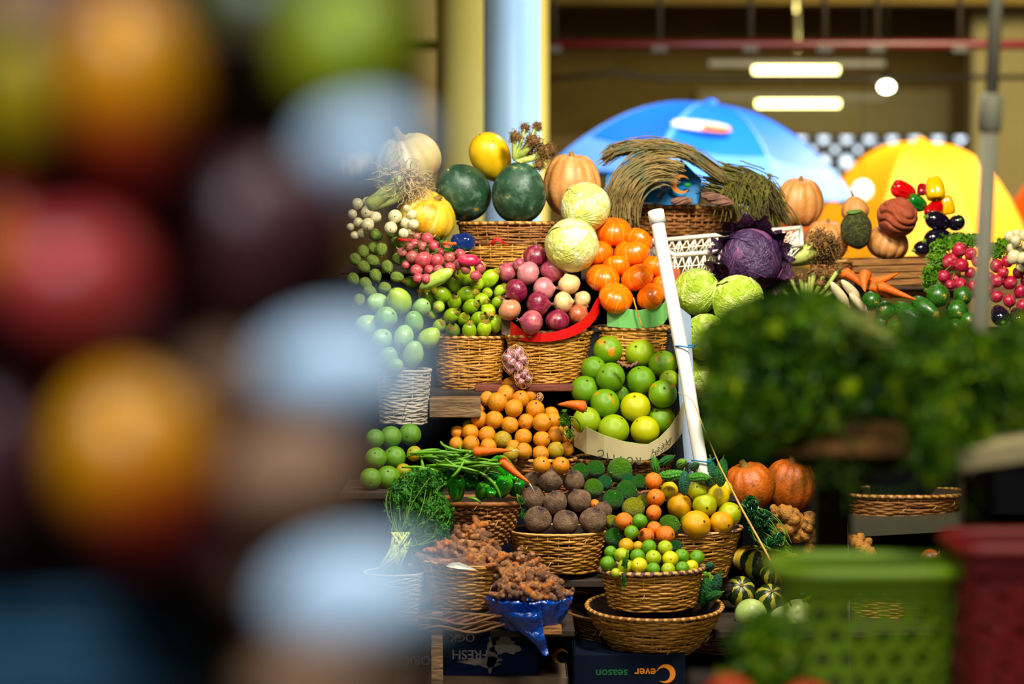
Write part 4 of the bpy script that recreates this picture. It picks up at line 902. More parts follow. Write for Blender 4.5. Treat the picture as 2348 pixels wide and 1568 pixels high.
leekbunch([(918, 400, 34), (946, 425, 26), (900, 420, 24)], (845, 470), 6.86, 'leek bunch with long pale hairy roots over the yellow pumpkin', mat='hair', hl=1.9, n=120, thick=.04)
leekbunch([(1884, 560, 38), (1896, 572, 34)], (1795, 592), 6.98, 'fat leek with a big ball of brown roots', n=330, thick=.04)
leekbunch([(1868, 618, 14), (1890, 628, 15), (1908, 640, 13), (1925, 615, 13), (1905, 662, 12), (1848, 640, 13), (1835, 632, 12), (1928, 648, 14), (1790, 660, 12), (1880, 650, 13), (1858, 625, 11), (1812, 636, 12)], (1850, 700), 6.9, 'spring onions with stubby brown root ends beside the carrots', n=90, thick=.06)
# straw arch, herb pile, twine bundle, blue carton in the large basket
cb = empty('blue_carton', P(1496, 466, 7.22), 'teal blue carton with an orange crescent standing in the large basket', 'carton')
def quad3(name, pts, th, mat, parent):
    g = G(); A = np.array(pts, float); B = A + np.array([0, th, 0]); n = len(A); g.add(np.concatenate([A, B]), [list(range(n))[::-1], [n + k for k in range(n)]] + [[k, (k + 1) % n, n + (k + 1) % n, n + k] for k in range(n)])
    return link(name, g.mesh(name, [M[mat]], smooth=False), parent)
o0 = P(1496, 466, 7.22)
quad3('left_flap', [P(1385, 455, 7.16) - o0, P(1532, 470, 7.20) - o0, P(1566, 372, 7.26) - o0, P(1530, 362, 7.26) - o0, P(1390, 400, 7.18) - o0], .004, 'boxblue', cb)
quad3('right_flap', [P(1520, 470, 7.19) - o0, P(1600, 466, 7.17) - o0, P(1609, 412, 7.18) - o0, P(1562, 366, 7.25) - o0], .004, 'boxblue', cb)
crescent(22 / S(7.17), 'txo', cb, P(1560, 422, 7.165) - o0, (PI / 2, 0, 0)); link('leaf_mark', m_ovoid(1, .6, .05, M['leafprint'], name='leaf_mark', nu=10, nv=4), cb, P(1577, 424, 7.163) - o0, (PI / 2, 0, 0), .012)
g = G(); g.tube([P(1508, 452, 7.15), P(1535, 415, 7.16), P(1562, 368, 7.18)], .0035, 5); tag(link('dry_twig', g.mesh('twig', [M['twine']])), 'thin brown twig leaning across the blue carton', 'twig')
def arcs(name, label, n, pts, spread, rad, mat, seed, cat='dry grass', Yb=7.15, tail=0.0):
    g = G(); r = np.random.RandomState(seed)
    for k in range(n):
        off = r.normal(size=2) * spread; yo = r.normal() * .025; L = []; s0 = r.uniform(0, .45); s1 = r.uniform(.5, 1.0)
        for i in range(12):
            s = (s0 + (s1 - s0) * i / 11) * (len(pts) - 1); j = min(int(s), len(pts) - 2); f = s - j; px = pts[j][0] * (1 - f) + pts[j + 1][0] * f; py = pts[j][1] * (1 - f) + pts[j + 1][1] * f
            L.append(P(px + off[0] + 2 * math.sin(i + k), py + off[1] + 2 * math.cos(i * .8 + k), Yb + yo))
        g.tube(L, rad * r.uniform(.6, 1.3), 3, cap=False)
    o = link(name, g.mesh(name, [M[mat]])); tag(o, label, cat); return o
ga = arcs('dry_grass', 'arch of dry grass bent over the blue carton', 420, [(1378, 372), (1405, 348), (1445, 338), (1490, 334), (1540, 339), (1588, 355), (1628, 384), (1670, 415)], 7, .0016, 'straw', 2, Yb=7.14)
g = G(); r = np.random.RandomState(5)
for k in range(300):
    rx = r.uniform(66, 130); ry = rx * r.uniform(.95, 1.12); a0 = r.uniform(60, 115); a1 = r.uniform(160, 200) + (rx < 70) * -20; Yk = 7.10 + r.uniform(-.05, .03); cx = 1515 + r.uniform(-14, 14); cy = 470 + r.uniform(-8, 30); t = np.linspace(0, 1, 11); w0 = r.uniform(-12, 12)
    g.tube([P(cx + rx * math.cos(math.radians(a0 + (a1 - a0) * u)) + w0 * u * u, cy - ry * math.sin(math.radians(a0 + (a1 - a0) * u)) + 20 * u ** 3, Yk) for u in t], .0015, 3, cap=False)
link('hanging_blades', g.mesh('blades', [M['straw']]), ga)
tw_ = arcs('dry_herb', 'pile of green-brown dry herbs on the right end of the large basket', 420, [(1628, 400), (1655, 410), (1700, 420), (1745, 440), (1770, 480), (1790, 520)], 17, .002, 'strawg', 3, 'herbs', 7.16)
g = G(); r = np.random.RandomState(6)
for k in range(160):
    x0 = r.uniform(1660, 1770); y0 = r.uniform(395, 440); t = np.linspace(0, 1, 7); a = r.uniform(-30, 40); L_ = r.uniform(30, 90); g.tube([P(x0 + a * u, y0 + L_ * u ** 1.4, 7.1 + .02 * math.sin(k)) for u in t], .0016, 3, cap=False)
link('hanging_stalks', g.mesh('stalks', [M['strawg']]), tw_)
for (x0, y0, x1, y1, rr, lab) in ((1538, 462, 1588, 460, 6, 'knotted pale twine hank on the large basket rim'), (1608, 448, 1682, 466, 9, 'brown twine hank beside the dry herbs')):
    g = G(); r = np.random.RandomState(int(x0))
    for k in range(46):
        t = np.linspace(0, 1, 8); a = r.uniform(0, 6.28); q = rr * r.uniform(.3, 1)
        g.tube([P(x0 + (x1 - x0) * u + 0 * q, y0 + (y1 - y0) * u + q * math.sin(a + u * 3) * (.5 + math.sin(PI * u)), 7.07 + q / 800 * math.cos(a + u * 3)) for u in t], .0025, 4)
    tag(link('twine_hank', g.mesh('hank', [M['twine']])), lab, 'twine')
tag(link('paper_sheet', m_ovoid(1.4, .9, .35, M['kraft'], name='sheet', am=.1), None, P(1425, 462, 7.15), None, 36 / S(7.15)), 'crumpled pale sack end under the hanging grass', 'sack')
# cloth bag
def cloth():
    def fn(T, H, U):
        w_ = U[..., 2] - .5 * U[..., 0] + .25 * np.sin(3 * U[..., 0] + 2 * U[..., 1]); r = 1 + .10 * lump(U, 4, 2) - .16 * np.exp(-((w_ - .25) / .07) ** 2) - .13 * np.exp(-((w_ + .2) / .06) ** 2) - .10 * np.exp(-((w_ - .65) / .06) ** 2) + .03 * np.sin(U[..., 0] * 9 + 5 * U[..., 2])
        return sc(U, 1.15, .8, .78) * r[..., None]
    return ball(fn, 90, 64).mesh('cloth_bag', [M['cloth']])
cl = tag(link('cloth_bag', cloth(), None, P(2058, 497, 7.22), qdir((.35, -.1, 1), .2), 58 / S(7.22)), 'crumpled terracotta brown cloth draped over the squat pumpkin', 'cloth')
for k in range(0):
    g = G(); t = np.linspace(0, 1, 14); p = np.stack([-1.1 + 2.1 * t, -.62 - .3 * np.sin(PI * t), .45 - .35 * k + .25 * np.sin(PI * t) - .25 * t], -1); g.tube(p, .11 * np.sin(PI * (.08 + .84 * t)), 8); link('fold', g.mesh('fold', [M['cloth']]), cl)
# bell peppers and aubergines
for (px, py, r, c, m_, ax, lab) in ((2072, 437, 23, (206, 20, 26), 1, (-.9, -.2, .35), 'red pepper lying on the cloth with a green stem'), (2100, 465, 22, (24, 120, 40), 1, (-.8, -.4, .3), 'green pepper lying below the red pepper'),
        (2114, 434, 13, (150, 14, 30), 0, (0, -.3, -1), 'small dark red pepper beside the yellow one'), (2143, 432, 26, (246, 196, 10), 0, (.1, -.3, -1), 'bright yellow bell pepper on top of the pile'),
        (2146, 482, 24, (176, 14, 18), 1, (-.5, -.3, -.6), 'red pepper below the yellow bell pepper'), (2172, 470, 19, (246, 190, 10), 0, (.2, 0, -1), 'slender yellow pepper above the aubergines')):
    tag(put('gpepper', 'bell_pepper', P(px, py, 7.3), r / S(7.3), ax, c), lab, 'pepper', 'bell peppers at right')
for i, (px, py, r, ax) in enumerate(((2152, 507, 27, (-.9, -.4, .3)), (2192, 512, 22, (.2, -.9, .3)), (2150, 545, 27, (-.9, -.3, -.2)), (2195, 548, 20, (.8, -.4, 0)), (2120, 568, 22, (-.8, -.3, -.2)))):
    tag(put('aub', 'aubergine', P(px, py, 7.22), r / S(7.22), ax), ('largest glossy aubergine directly below the red pepper', 'glossy aubergine at the top right of the aubergine pile', 'aubergine lying just above the radish leaves', 'small aubergine at the right end beside the pole', 'lowest left aubergine touching the squat pumpkin')[i], 'aubergine', 'aubergines in the slatted crate')
# ------------------------------------------------------------------ heaps
def zlist(l, ox, oy, k): return [((a[0] / k + ox), (a[1] / k + oy)) + tuple(a[2:]) for a in l]
up = lambda: (rnd.uniform(-.6, .6), rnd.uniform(-1, -.3), rnd.uniform(-.3, .9))
# onions
ON = {'p': ('deep purple', (128, 40, 66), 'onion'), 'm': ('mauve', (172, 84, 104), 'onion'), 'k': ('light pink', (206, 138, 140), 'onion'), 't': ('tan pink', (206, 144, 112), 'onion_pale'), 'c': ('cream', (228, 196, 142), 'onion_pale'), 'o': ('orange-brown', (184, 104, 72), 'onion')}
Yo = heapY(1248, 760, 100, 560, 6.80, .105, .06)
def oax(): a = rnd.uniform(0, 6.28); return (math.cos(a), -.45, math.sin(a))
pile('onion', 'onion', 'onion', 'onion', 'of the onion basket', 'onions in the red-lined basket',
     [(1228, 587, 29, 'p'), (1297, 600, 25, 't', (-.3, -.3, 1)), (1267, 621, 28, 'm'), (1211, 627, 28, 'k'), (1162, 625, 24, 'm'), (1184, 667, 28, 'p'), (1247, 663, 28, 'k', (1, -.3, .1)), (1305, 652, 26, 'c', (-.3, -.2, 1)), (1234, 697, 30, 'p', (1, -.2, 0)),
      (1291, 693, 25, 'c', (1, -.2, .1)), (1335, 687, 21, 'c', (-.7, -.2, .6)), (1169, 711, 27, 't', (-.5, -.1, .8)), (1219, 739, 29, 'm', (-1, -.2, .2)), (1278, 735, 28, 'p', (.1, -.3, 1)), (1326, 722, 26, 'o', (.6, -.2, .6)), (1190, 606, 15, 'm')], Yo, ON, oax, squash=(1, 1, 1))
band('red_card', [(1170, 735, 770), (1178, 742, 776), (1205, 762, 783), (1240, 765, 784), (1270, 762, 782), (1300, 753, 776), (1330, 738, 764), (1352, 716, 748), (1366, 690, 732), (1375, 678, 716)], lambda x: 6.80 - .118 * math.sqrt(max(0.05, 1 - ((x - 1268) / 112) ** 2)), 'red', 'red', 'folded red cardboard lining around the onions', th=.005)
band('brown_card', [(1150, 690, 765), (1166, 735, 772), (1180, 745, 778)], lambda x: 6.76, 'kraft', 'cream', 'brown cardboard corner left of the red lining')
# mini pumpkins
pile('mini', 'mini_pumpkin', 'pumpkin', 'mini pumpkin', 'of the mini pumpkin heap', 'small orange pumpkins on the basket',
     [(1408, 531, 46, 'o', (.05, -.3, 1)), (1464, 553, 38, 'o', (.6, .4, .7)), (1367, 581, 40, 'o', (-.2, -.2, 1)), (1449, 579, 44, 'o', (-.35, -.35, .9)), (1382, 637, 43, 'o', (.1, -.3, 1)), (1461, 636, 40, 'o', (-.5, -.3, .8)), (1412, 684, 44, 'o', (.25, -.5, .8)), (1492, 680, 38, 'o', (-.7, -.3, .7)), (1412, 612, 34, 'o', (0, .6, .8)), (1503, 612, 36, 'o', (.3, .1, 1)), (1520, 655, 30, 'o', (.4, .2, 1))],
     heapY(1450, 730, 95, 510, 6.84, .085, .05), {'o': ('orange', (240, 118, 6))}, squash=(1, .9, .98))
band('green_card', [(1392, 698, 748), (1420, 706, 751), (1462, 712, 753), (1500, 707, 750), (1522, 695, 742), (1531, 672, 728)], lambda x: 6.84 - .105 * math.sqrt(max(.05, 1 - ((x - 1452) / 96) ** 2)), 'mint', 'paper', 'mint green cardboard strip in front of the mini pumpkins', th=.004)
g = G(); g.tube([P(1452, 682, 6.72), P(1460, 712, 6.715), P(1470, 742, 6.715), P(1476, 752, 6.715)], .0022, 5); tag(link('twine', g.mesh('twine', [M['wicker']])), 'short twisted string hanging over the green cardboard', 'string')
# courgettes
Yc_ = heapY(1075, 770, 88, 600, 6.82, .095, .05)
CO = [(1069, 628, 23, 'a', (.1, .2, 1), 0), (1042, 650, 19, 'b', (-.2, -.2, 1), 1), (1093, 652, 18, 'a', (.1, -1, .2), 0), (1122, 640, 21, 'a', (.7, -.2, .8), 1), (1117, 672, 14, 'a', (.2, -1, .2), 0), (1145, 668, 14, 'a', (.5, -.2, .6), 1), (1016, 676, 20, 'b', (-.9, -.4, .5), 1), (1069, 674, 20, 'b', (.9, -.4, .2), 1), (980, 684, 20, 'b', (-.6, -.4, .7), 1),
      (1006, 703, 16, 'c', (-.1, -.9, -.1), 0), (1042, 694, 18, 'b', (.1, -.7, .7), 1), (1079, 703, 19, 'b', (.7, -.7, .4), 1), (1103, 686, 17, 'a', (.6, -.6, -.2), 1), (1139, 694, 14, 'b', (.5, -.4, .7), 1), (1118, 712, 19, 'a', (.3, -.7, -.4), 1), (991, 722, 14, 'b', (-.3, -.7, .1), 1), (1034, 725, 19, 'b', (.6, -.6, .5), 1),
      (1063, 732, 16, 'b', (.3, -.8, .5), 1), (1096, 731, 18, 'b', (.6, -.7, .4), 1), (1137, 743, 18, 'a', (.1, -.35, 1), 0), (1006, 749, 17, 'b', (.4, -.6, .6), 1), (1038, 759, 19, 'd', (0, -.8, .5), 1), (1076, 760, 19, 'b', (0, -.5, 1), 1), (1110, 755, 19, 'a', (.2, -.5, .9), 1), (1012, 640, 17, 'c', (.8, -.3, .5), 0), (945, 647, 15, 'b', (-1, -.3, .2), 1)]
CP = {'a': ('pale green', (176, 204, 62)), 'b': ('green', (142, 172, 40)), 'c': ('light', (190, 216, 96)), 'd': ('dull green', (100, 128, 44))}
L = rowlabels(CO, 'round courgette', 'of the courgette heap', lambda i: CP[CO[i][3]][0])
for i, (px, py, r, c, ax, fl) in enumerate(CO):
    Y = Yc_(px, py); o = put('cour', 'round_courgette', P(px, py, Y), r / S(Y) * .98, ax, CP[c][1], squash=(1, 1, .82), flower=bool(fl)); tag(o, L[i], 'courgette', 'round courgettes in the basket')
o = put('cour', 'courgette', P(1000, 640, 6.72), 24 / S(6.72), (.82, -.25, .45), (196, 222, 110), squash=(.75, .75, 1.25), flower=False); tag(o, 'long pale courgette lying across the left of the heap', 'courgette')
# mangoes
pile('mango', 'mango', 'mango', 'mango', 'of the mango heap', 'green mangoes left of the courgettes',
     [(916, 690, 32, 'y'), (884, 730, 30, 'g'), (950, 738, 27, 'g'), (926, 770, 28, 'b'), (984, 775, 27, 'y', (.7, -.3, .5)), (948, 811, 29, 'b', (.2, -.3, 1)), (874, 780, 30, 'b'), (890, 822, 28, 'b'), (866, 694, 26, 'b'), (966, 706, 24, 'b'), (845, 745, 28, 'b'), (905, 842, 22, 'b')],
     heapY(920, 840, 80, 665, 6.62, .07, .08), {'y': ('yellow-green', (160, 186, 70)), 'g': ('green', (126, 166, 92)), 'b': ('pale green', (150, 184, 116))})
# ribbed green fruit
TM = [(x, y, 15) for x, y in ((833, 577), (858, 570), (875, 572), (911, 556), (855, 598), (914, 594), (834, 612), (861, 632), (888, 612), (911, 636), (883, 660), (848, 668), (815, 595), (810, 640), (936, 600), (824, 688), (900, 534), (862, 540), (838, 650))]
pile('tom', 'ribbed_fruit', 'vegetable', 'ribbed green garden egg', 'of the ribbed green heap', 'ribbed green garden eggs at left', TM, lambda px, py: 6.72 + (690 - py) * .0009, {'g': ('dull', (110, 130, 50))}, lambda: (rnd.uniform(0, 1), -.4, rnd.uniform(-.9, -.1)))
# white bulb bunches
pile('wbulb', 'white_onion', 'onion', 'white bulb onion', 'of the white bunch by the yellow pumpkin', 'white bulb onions, right bunch',
     [(906, 496, 16, 'w', (0, -1, 0)), (896, 522, 15, 'w', (0, -1, -.3)), (931, 511, 14, 'w', (.8, -.5, 0)), (948, 514, 12, 'w', (.8, -.3, -.4)), (925, 535, 12, 'w', (.2, -1, -.2)), (942, 531, 9, 'w', (.6, -.6, -.2)), (944, 492, 12, 'w', (1, -.1, .1)), (932, 478, 8, 'w', (-.1, -.2, 1))], 6.80, {'w': ('cream', (1, 1, 1))})
pile('wbulb', 'white_onion', 'onion', 'white bulb onion', 'of the hazy white bunch at left', 'white bulb onions, left bunch',
     [(819, 466, 13), (842, 462, 12), (843, 485, 16), (861, 498, 13), (820, 509, 11), (843, 514, 15), (858, 537, 13), (830, 535, 12), (808, 490, 11), (812, 540, 10), (803, 520, 9)], 6.86, {'w': ('pale', (1, 1, 1))}, lambda: (rnd.uniform(-.5, .9), -.8, rnd.uniform(-.5, .3)))
# radishes
RD = [(956, 542, 9), (980, 547, 14), (952, 560, 12), (969, 566, 12), (996, 565, 14), (1024, 572, 13), (945, 589, 15), (971, 595, 19), (1003, 597, 16), (1030, 590, 14), (1054, 583, 13), (1032, 613, 12), (1052, 606, 13), (955, 620, 14), (984, 618, 11), (1006, 620, 13), (959, 638, 12), (1101, 614, 13), (938, 566, 10), (1010, 578, 10), (930, 608, 9), (1068, 618, 12), (978, 640, 12), (1090, 632, 12), (922, 578, 11)]
pile('radish', 'radish', 'radish', 'radish', 'of the pink radish heap by the courgettes', 'pink radishes above the courgettes', [r_ + ('r' if i % 3 else 'd',) for i, r_ in enumerate(RD)], lambda px, py: 6.80 - (py - 540) * .0006, {'r': ('pink', (186, 86, 94)), 'd': ('dusky pink', (168, 100, 92))}, lambda: (rnd.uniform(-1, .6), rnd.uniform(-.9, -.1), rnd.uniform(-.6, .6)), tail=.7)
o = put('radish', 'radish', P(1074, 597, 6.74), 20 / S(6.74), (-1, -.1, .05), (204, 60, 92), squash=(.75, .75, 1.15), tail=True); tag(o, 'long thick pink radish at the right of the radish heap', 'radish')
me, c_ = foliage(160, multi([ell(P(1000, 585, 6.78), (.09, .03, .05), .2), ell(P(935, 600, 6.8), (.03, .03, .05), .3)], [3, 1]), .008, 'parsley', 4)
tag(link('radish_leaves', me), 'loose green radish leaves among the pink radishes', 'leaves', kind='stuff')
for i, (x, y, r, m_, lab) in enumerate(((928, 550, 11, 'red', 'red rubber band around the white bulb bunch'), (1030, 558, 11, 'uorange2', 'orange-red band at the foot of the yellow pumpkin'))):
    g = G(); t = np.linspace(0, 2 * PI, 60); g.tube(np.stack([(.016 + .003 * np.cos(t * 14)) * np.cos(t), .012 * np.sin(t), .003 * np.sin(t * 14)], -1), .0022, 5); tag(link('band', g.mesh('band', [M[m_]]), None, P(x, y, 6.74)), lab, 'band')
def bagfn(seed, sx, sy, sz):
    def fn(T, H, U): return sc(U, sx, sy, sz) * (1 + .14 * lump(U, seed, 3) + .03 * np.abs(np.sin(8 * U[..., 0] + 6 * U[..., 2])))[..., None]
    return ball(fn, 48, 30)
tag(link('plastic_bag', bagfn(3, 1.2, .8, .9).mesh('bag', [M['bag']]), None, P(1062, 556, 6.9), None, 24 / S(6.9)), 'bright blue plastic bag between yellow pumpkin and wicker trays', 'bag')
g = G(); r = np.random.RandomState(2)
for k in range(12): g.tube([P(1125 + r.uniform(-8, 8), 562 + r.uniform(-3, 6), 6.84), P(1140 + r.uniform(-8, 8), 548 + r.uniform(-4, 4), 6.84), P(1155 + r.uniform(-5, 8), 556 + r.uniform(-5, 8), 6.84)], .0012, 3)
tag(link('red_thread', g.mesh('thread', [M['red']])), 'tangle of red thread on the lower wicker tray', 'thread')
# garlic in net
def netgarlic(px, py, r, Y, n, label, seed):
    o = empty('garlic_net', P(px, py, Y), label, 'garlic', 'netted garlic beside the onion basket'); rs = random.Random(seed); R = r / S(Y)
    me = m_ovoid(.9, .9, 1.05, M['garlic'], .15, 3, .05, name='garlic_bulb', nu=18, nv=12)
    for k in range(n):
        a = k * 2.4; h = 1 - 2 * (k + .5) / n; q = math.sqrt(1 - h * h); link('garlic_bulb', me, o, (R * .62 * q * math.cos(a), R * .62 * q * math.sin(a), R * .75 * h), qdir((q * math.cos(a), q * math.sin(a), h)), R * .40)
    g = G()
    for k in range(14):
        t = np.linspace(0, 1, 16); a = k * 2 * PI / 14 + 2 * t * (1 if k % 2 else -1); s = np.sin(PI * t) ** .6; g.tube(np.stack([R * 1.04 * s * np.cos(a), R * 1.04 * s * np.sin(a), R * 1.25 * (2 * t - 1)], -1), .0007, 3, cap=False)
    link('net', g.mesh('net', [M['bandl']]), o)
netgarlic(1182, 828, 31, 6.66, 14, 'upper knot of purple garlic cloves in a net', 1); netgarlic(1200, 866, 21, 6.64, 10, 'lower knot of netted garlic touching the orange fruit', 2); netgarlic(1237, 911, 9, 6.66, 5, 'small garlic clove beside the orange fruit', 3)
# small orange fruit heap
OR = [(1170, 886, 21, 'o'), (1160, 903, 22, 'o'), (1212, 903, 22, 'o'), (1194, 914, 20, 'o'), (1117, 913, 18, 'o'), (1141, 922, 23, 'o'), (1178, 936, 21, 'o'), (1227, 939, 22, 'o'), (1264, 950, 18, 'o'), (1093, 939, 19, 'o'), (1099, 961, 20, 'o'), (1134, 962, 21, 'o'), (1169, 974, 20, 'o'), (1206, 967, 19, 'o'), (1243, 969, 22, 'o'), (1268, 963, 19, 'o'), (1273, 997, 20, 'o'),
      (1287, 984, 17, 'o'), (1049, 991, 16, 'o'), (1079, 991, 19, 'o'), (1047, 1018, 17, 'o'), (1080, 1018, 20, 'o'), (1117, 997, 20, 'o'), (1153, 1008, 21, 'g'), (1200, 1002, 20, 'o'), (1242, 1008, 20, 'o'), (1274, 1032, 20, 'g'), (1298, 1030, 17, 'o'), (1201, 1034, 20, 'o'), (1240, 1040, 19, 'o'), (1171, 1040, 18, 'g'), (1120, 1024, 19, 'o'), (1299, 1004, 15, 'o'), (1073, 975, 13, 'g'), (1177, 1024, 16, 'o')]
pile('tamarillo', 'orange_fruit', 'fruit', 'orange fruit', 'of the small orange heap', 'small orange fruit with brown tips', OR, heapY(1180, 1050, 145, 880, 6.66, .13, .04), {'o': ('scuffed', (222, 146, 14)), 'g': ('olive-yellow', (180, 152, 24))}, lambda: (rnd.uniform(-1, 1), rnd.uniform(-1, .3), rnd.uniform(-.8, .8)))
for x, y, lab in ((1242, 1066, 'left one of two orange fruits resting on the beetroots'), (1286, 1067, 'right one of two orange fruits resting on the beetroots')):
    tag(put('tamarillo', 'orange_fruit', P(x, y, 6.34), 20.5 / S(6.34), (.2, -.8, .5), (226, 146, 14)), lab, 'fruit')
# grapefruit
GP = {'g': ('green', (104, 146, 22)), 'b': ('orange-blushed green', (112, 150, 20), 'blush'), 'y': ('yellow-green', (190, 188, 20)), 'l': ('light green', (150, 172, 26))}
pile('citrus', 'green_grapefruit', 'fruit', 'grapefruit', 'of the grapefruit heap', 'green grapefruit behind the cream card',
     [(1394, 803, 34, 'b'), (1467, 810, 34, 'l'), (1520, 836, 33, 'b'), (1361, 845, 29, 'g'), (1400, 865, 34, 'g'), (1470, 872, 34, 'g'), (1341, 894, 33, 'g'), (1387, 925, 34, 'b'), (1457, 934, 35, 'y'), (1520, 903, 33, 'b'), (1516, 963, 33, 'b'), (1345, 965, 33, 'l'), (1407, 986, 37, 'l'), (1479, 987, 34, 'y'), (1535, 872, 24, 'l'), (1424, 905, 20, 'g')],
     heapY(1435, 1020, 130, 780, 6.70, .12, .04), GP, lambda: (rnd.uniform(-.5, .5), rnd.uniform(-.7, -.2), rnd.uniform(.3, 1)))
cbd = band('cream_card', [(1310, 958, 1018), (1318, 962, 1024), (1345, 980, 1040), (1385, 998, 1050), (1430, 1012, 1055), (1470, 1018, 1055), (1486, 1019, 1054), (1510, 1005, 1044), (1535, 980, 1028), (1556, 950, 1005), (1568, 918, 985), (1574, 900, 950)], lambda x: 6.69 - .152 * math.sqrt(max(.04, 1 - ((x - 1442) / 140) ** 2)), 'cream', 'limeedge', 'cream cardboard collar with faded letters around the grapefruit', th=.004, tilt=.3)
for ch, x, y, rz in (('C', 1378, 1038, .35), ('I', 1393, 1045, .25), ('T', 1408, 1049, .15), ('I', 1424, 1053, .1), ('U', 1444, 1055, .0), ('R', 1464, 1056, -.05), ('H', 1500, 1036, -.5), ('S', 1510, 1030, -.55), ('E', 1520, 1022, -.65), ('R', 1529, 1014, -.7), ('F', 1537, 1006, -.7)):
    Yk = 6.69 - .152 * math.sqrt(max(.04, 1 - ((x - 1442) / 140) ** 2)) - .016; text(ch, .020 if x > 1480 else .028, 'txk', cbd, P(x, y, Yk), (PI / 2 + .3, PI - rz * .8, -rz * .8))
tag(put('carrot', 'sweet_potato', P(1311, 931, 6.52), 34 / S(6.52), (1, -.2, -.1), None, squash=(2.0, 2.0, 1)), 'reddish sweet potato pointing left of the grapefruit', 'sweet potato')
g = G(); t = np.linspace(0, 1, 16); g.tube([P(1416 + 46 * u, 828 + 12 * math.sin(u * 3) + 2 * math.sin(u * 30), 6.60) for u in t], .004, 6); tag(link('twisted_stalk', g.mesh('twine', [M['twine']])), 'twisted dry brown stalk between the top grapefruits', 'twine')
# peppers, beans, carrots
GP2 = {'g': ('glossy green', (36, 150, 26)), 'l': ('light green', (84, 172, 40)), 'd': ('dark green', (20, 112, 32))}
pile('gpepper', 'bell_pepper', 'pepper', 'bell pepper', 'of the green pepper basket', 'green bell peppers under the beans',
     [(957, 1092, 17, 'g', (0, -.8, .6)), (975, 1102, 17, 'd', (.2, -.9, .1)), (1010, 1096, 25, 'g', (.1, -.5, .8)), (1034, 1082, 16, 'g', (.2, -.7, .6)), (1047, 1120, 23, 'g', (.05, -.35, 1), (1, 1, 1.1)), (1076, 1107, 21, 'd', (.2, -.8, .4)), (1106, 1126, 17, 'l', (.3, -.5, .8)), (1128, 1100, 20, 'd', (.2, -.8, .2)), (1152, 1118, 20, 'g', (.4, -.4, .9)), (1154, 1078, 26, 'g', (-.5, -.3, .6)), (1184, 1116, 20, 'd', (.2, -.5, .8)), (1172, 1092, 14, 'g', (.3, -.8, .3)), (1125, 1131, 13, 'g', (.2, -.6, .6))],
     heapY(1090, 1145, 100, 1040, 6.36, .10, .02), GP2, squash=(1.12, 1.12, 1.1))
def bean(p0, p1, p2, r): g = G(); t = np.linspace(0, 1, 9)[:, None]; a, b, c = map(np.array, (p0, p1, p2)); g.tube((1 - t) ** 2 * a + 2 * t * (1 - t) * b + t * t * c, r * (np.sin(PI * (.06 + .9 * t[:, 0])) ** .35) * (1 + .08 * np.sin(t[:, 0] * 40)), 6); return g.mesh('bean', [M['bean']])
r = random.Random(4); fixedb = [((1010, 1012), (1015, 1030), (1075, 1036)), ((1065, 1055), (1050, 1085), (1035, 1094)), ((1090, 1078), (1140, 1100), (1148, 1144)), ((1020, 1050), (1050, 1080), (1105, 1086)), ((1150, 1062), (1140, 1068), (1095, 1060)), ((940, 1040), (990, 1034), (1050, 1038)), ((1072, 1142), (1090, 1140), (1102, 1154)), ((1060, 1052), (1055, 1035), (1054, 1020)), ((1085, 1050), (1120, 1060), (1156, 1090)), ((1000, 1065), (1050, 1068), (1100, 1082)), ((965, 1045), (970, 1070), (972, 1090))]
BL = ['thin green bean whose tip sticks up above the left of the tangle', 'pale short bean crossing the glossy peppers in the middle', 'long bean hanging down over the basket rim at right', 'bean running level in front of the middle peppers', 'dark-tipped bean under the level carrot at the right of the tangle', 'uppermost bean running level from the left to the carrot', 'small curved bean lying on the basket rim', 'upright dark green bean tip standing before the carrot', 'bean sloping down right just under the upper carrot', 'bean lying level across the lower middle of the tangle', 'bean hanging down at the left end of the tangle']
for k in range(70):
    if k < len(fixedb): a, b, c = fixedb[k]
    else:
        cx = r.uniform(965, 1120); cy = r.uniform(1034, 1078) + abs(cx - 1050) * .06; an = r.gauss(0.12, .38) if r.random() < .85 else r.uniform(0, 3.1); L_ = r.uniform(28, 52); dx, dy = L_ * math.cos(an), L_ * math.sin(an) * .7
        a, c = (cx - dx, cy - dy * .5), (cx + dx, cy + dy * .5); b = (cx + r.uniform(-8, 8), cy - r.uniform(2, 12))
    Y = 6.27 - (a[1] - 1050) * .0006 + r.uniform(-.03, .05) - (.04 if k < len(fixedb) else 0); o = link('green_bean', bean(P(*a, Y), P(*b, Y - .015), P(*c, Y - .01), 3.9 / S(Y)))
    tag(o, BL[k] if k < len(BL) else 'thin green bean in the tangle on the green peppers', 'bean', 'green beans tangled over the peppers')
def carrotobj(x0, y0, x1, y1, w_, Y, label, tail=None, Y2=None):
    a, b = P(x0, y0, Y), P(x1, y1, Y2 or Y); d = a - b; L_ = d.length; o = put('carrot', 'carrot', (a + b) / 2, L_ / 2, d, None, squash=(w_ / S(Y) / (L_ / 2) / .22,) * 2 + (1,)); tag(o, label, 'carrot')
    if tail: g = G(); g.tube([(0, 0, -.98), (.1, .05, -1.25), (.05, .2, -1.6)], [.03, .02, .008], 4); link('root_tail', g.mesh('tail', [M['wroot']]), o)
    return o
carrotobj(1084, 1036, 1174, 1034, 13, 6.22, 'carrot lying level across the top of the beans', True); carrotobj(1146, 1052, 1215, 1109, 13, 6.24, 'carrot slanting down beside the green peppers', True)
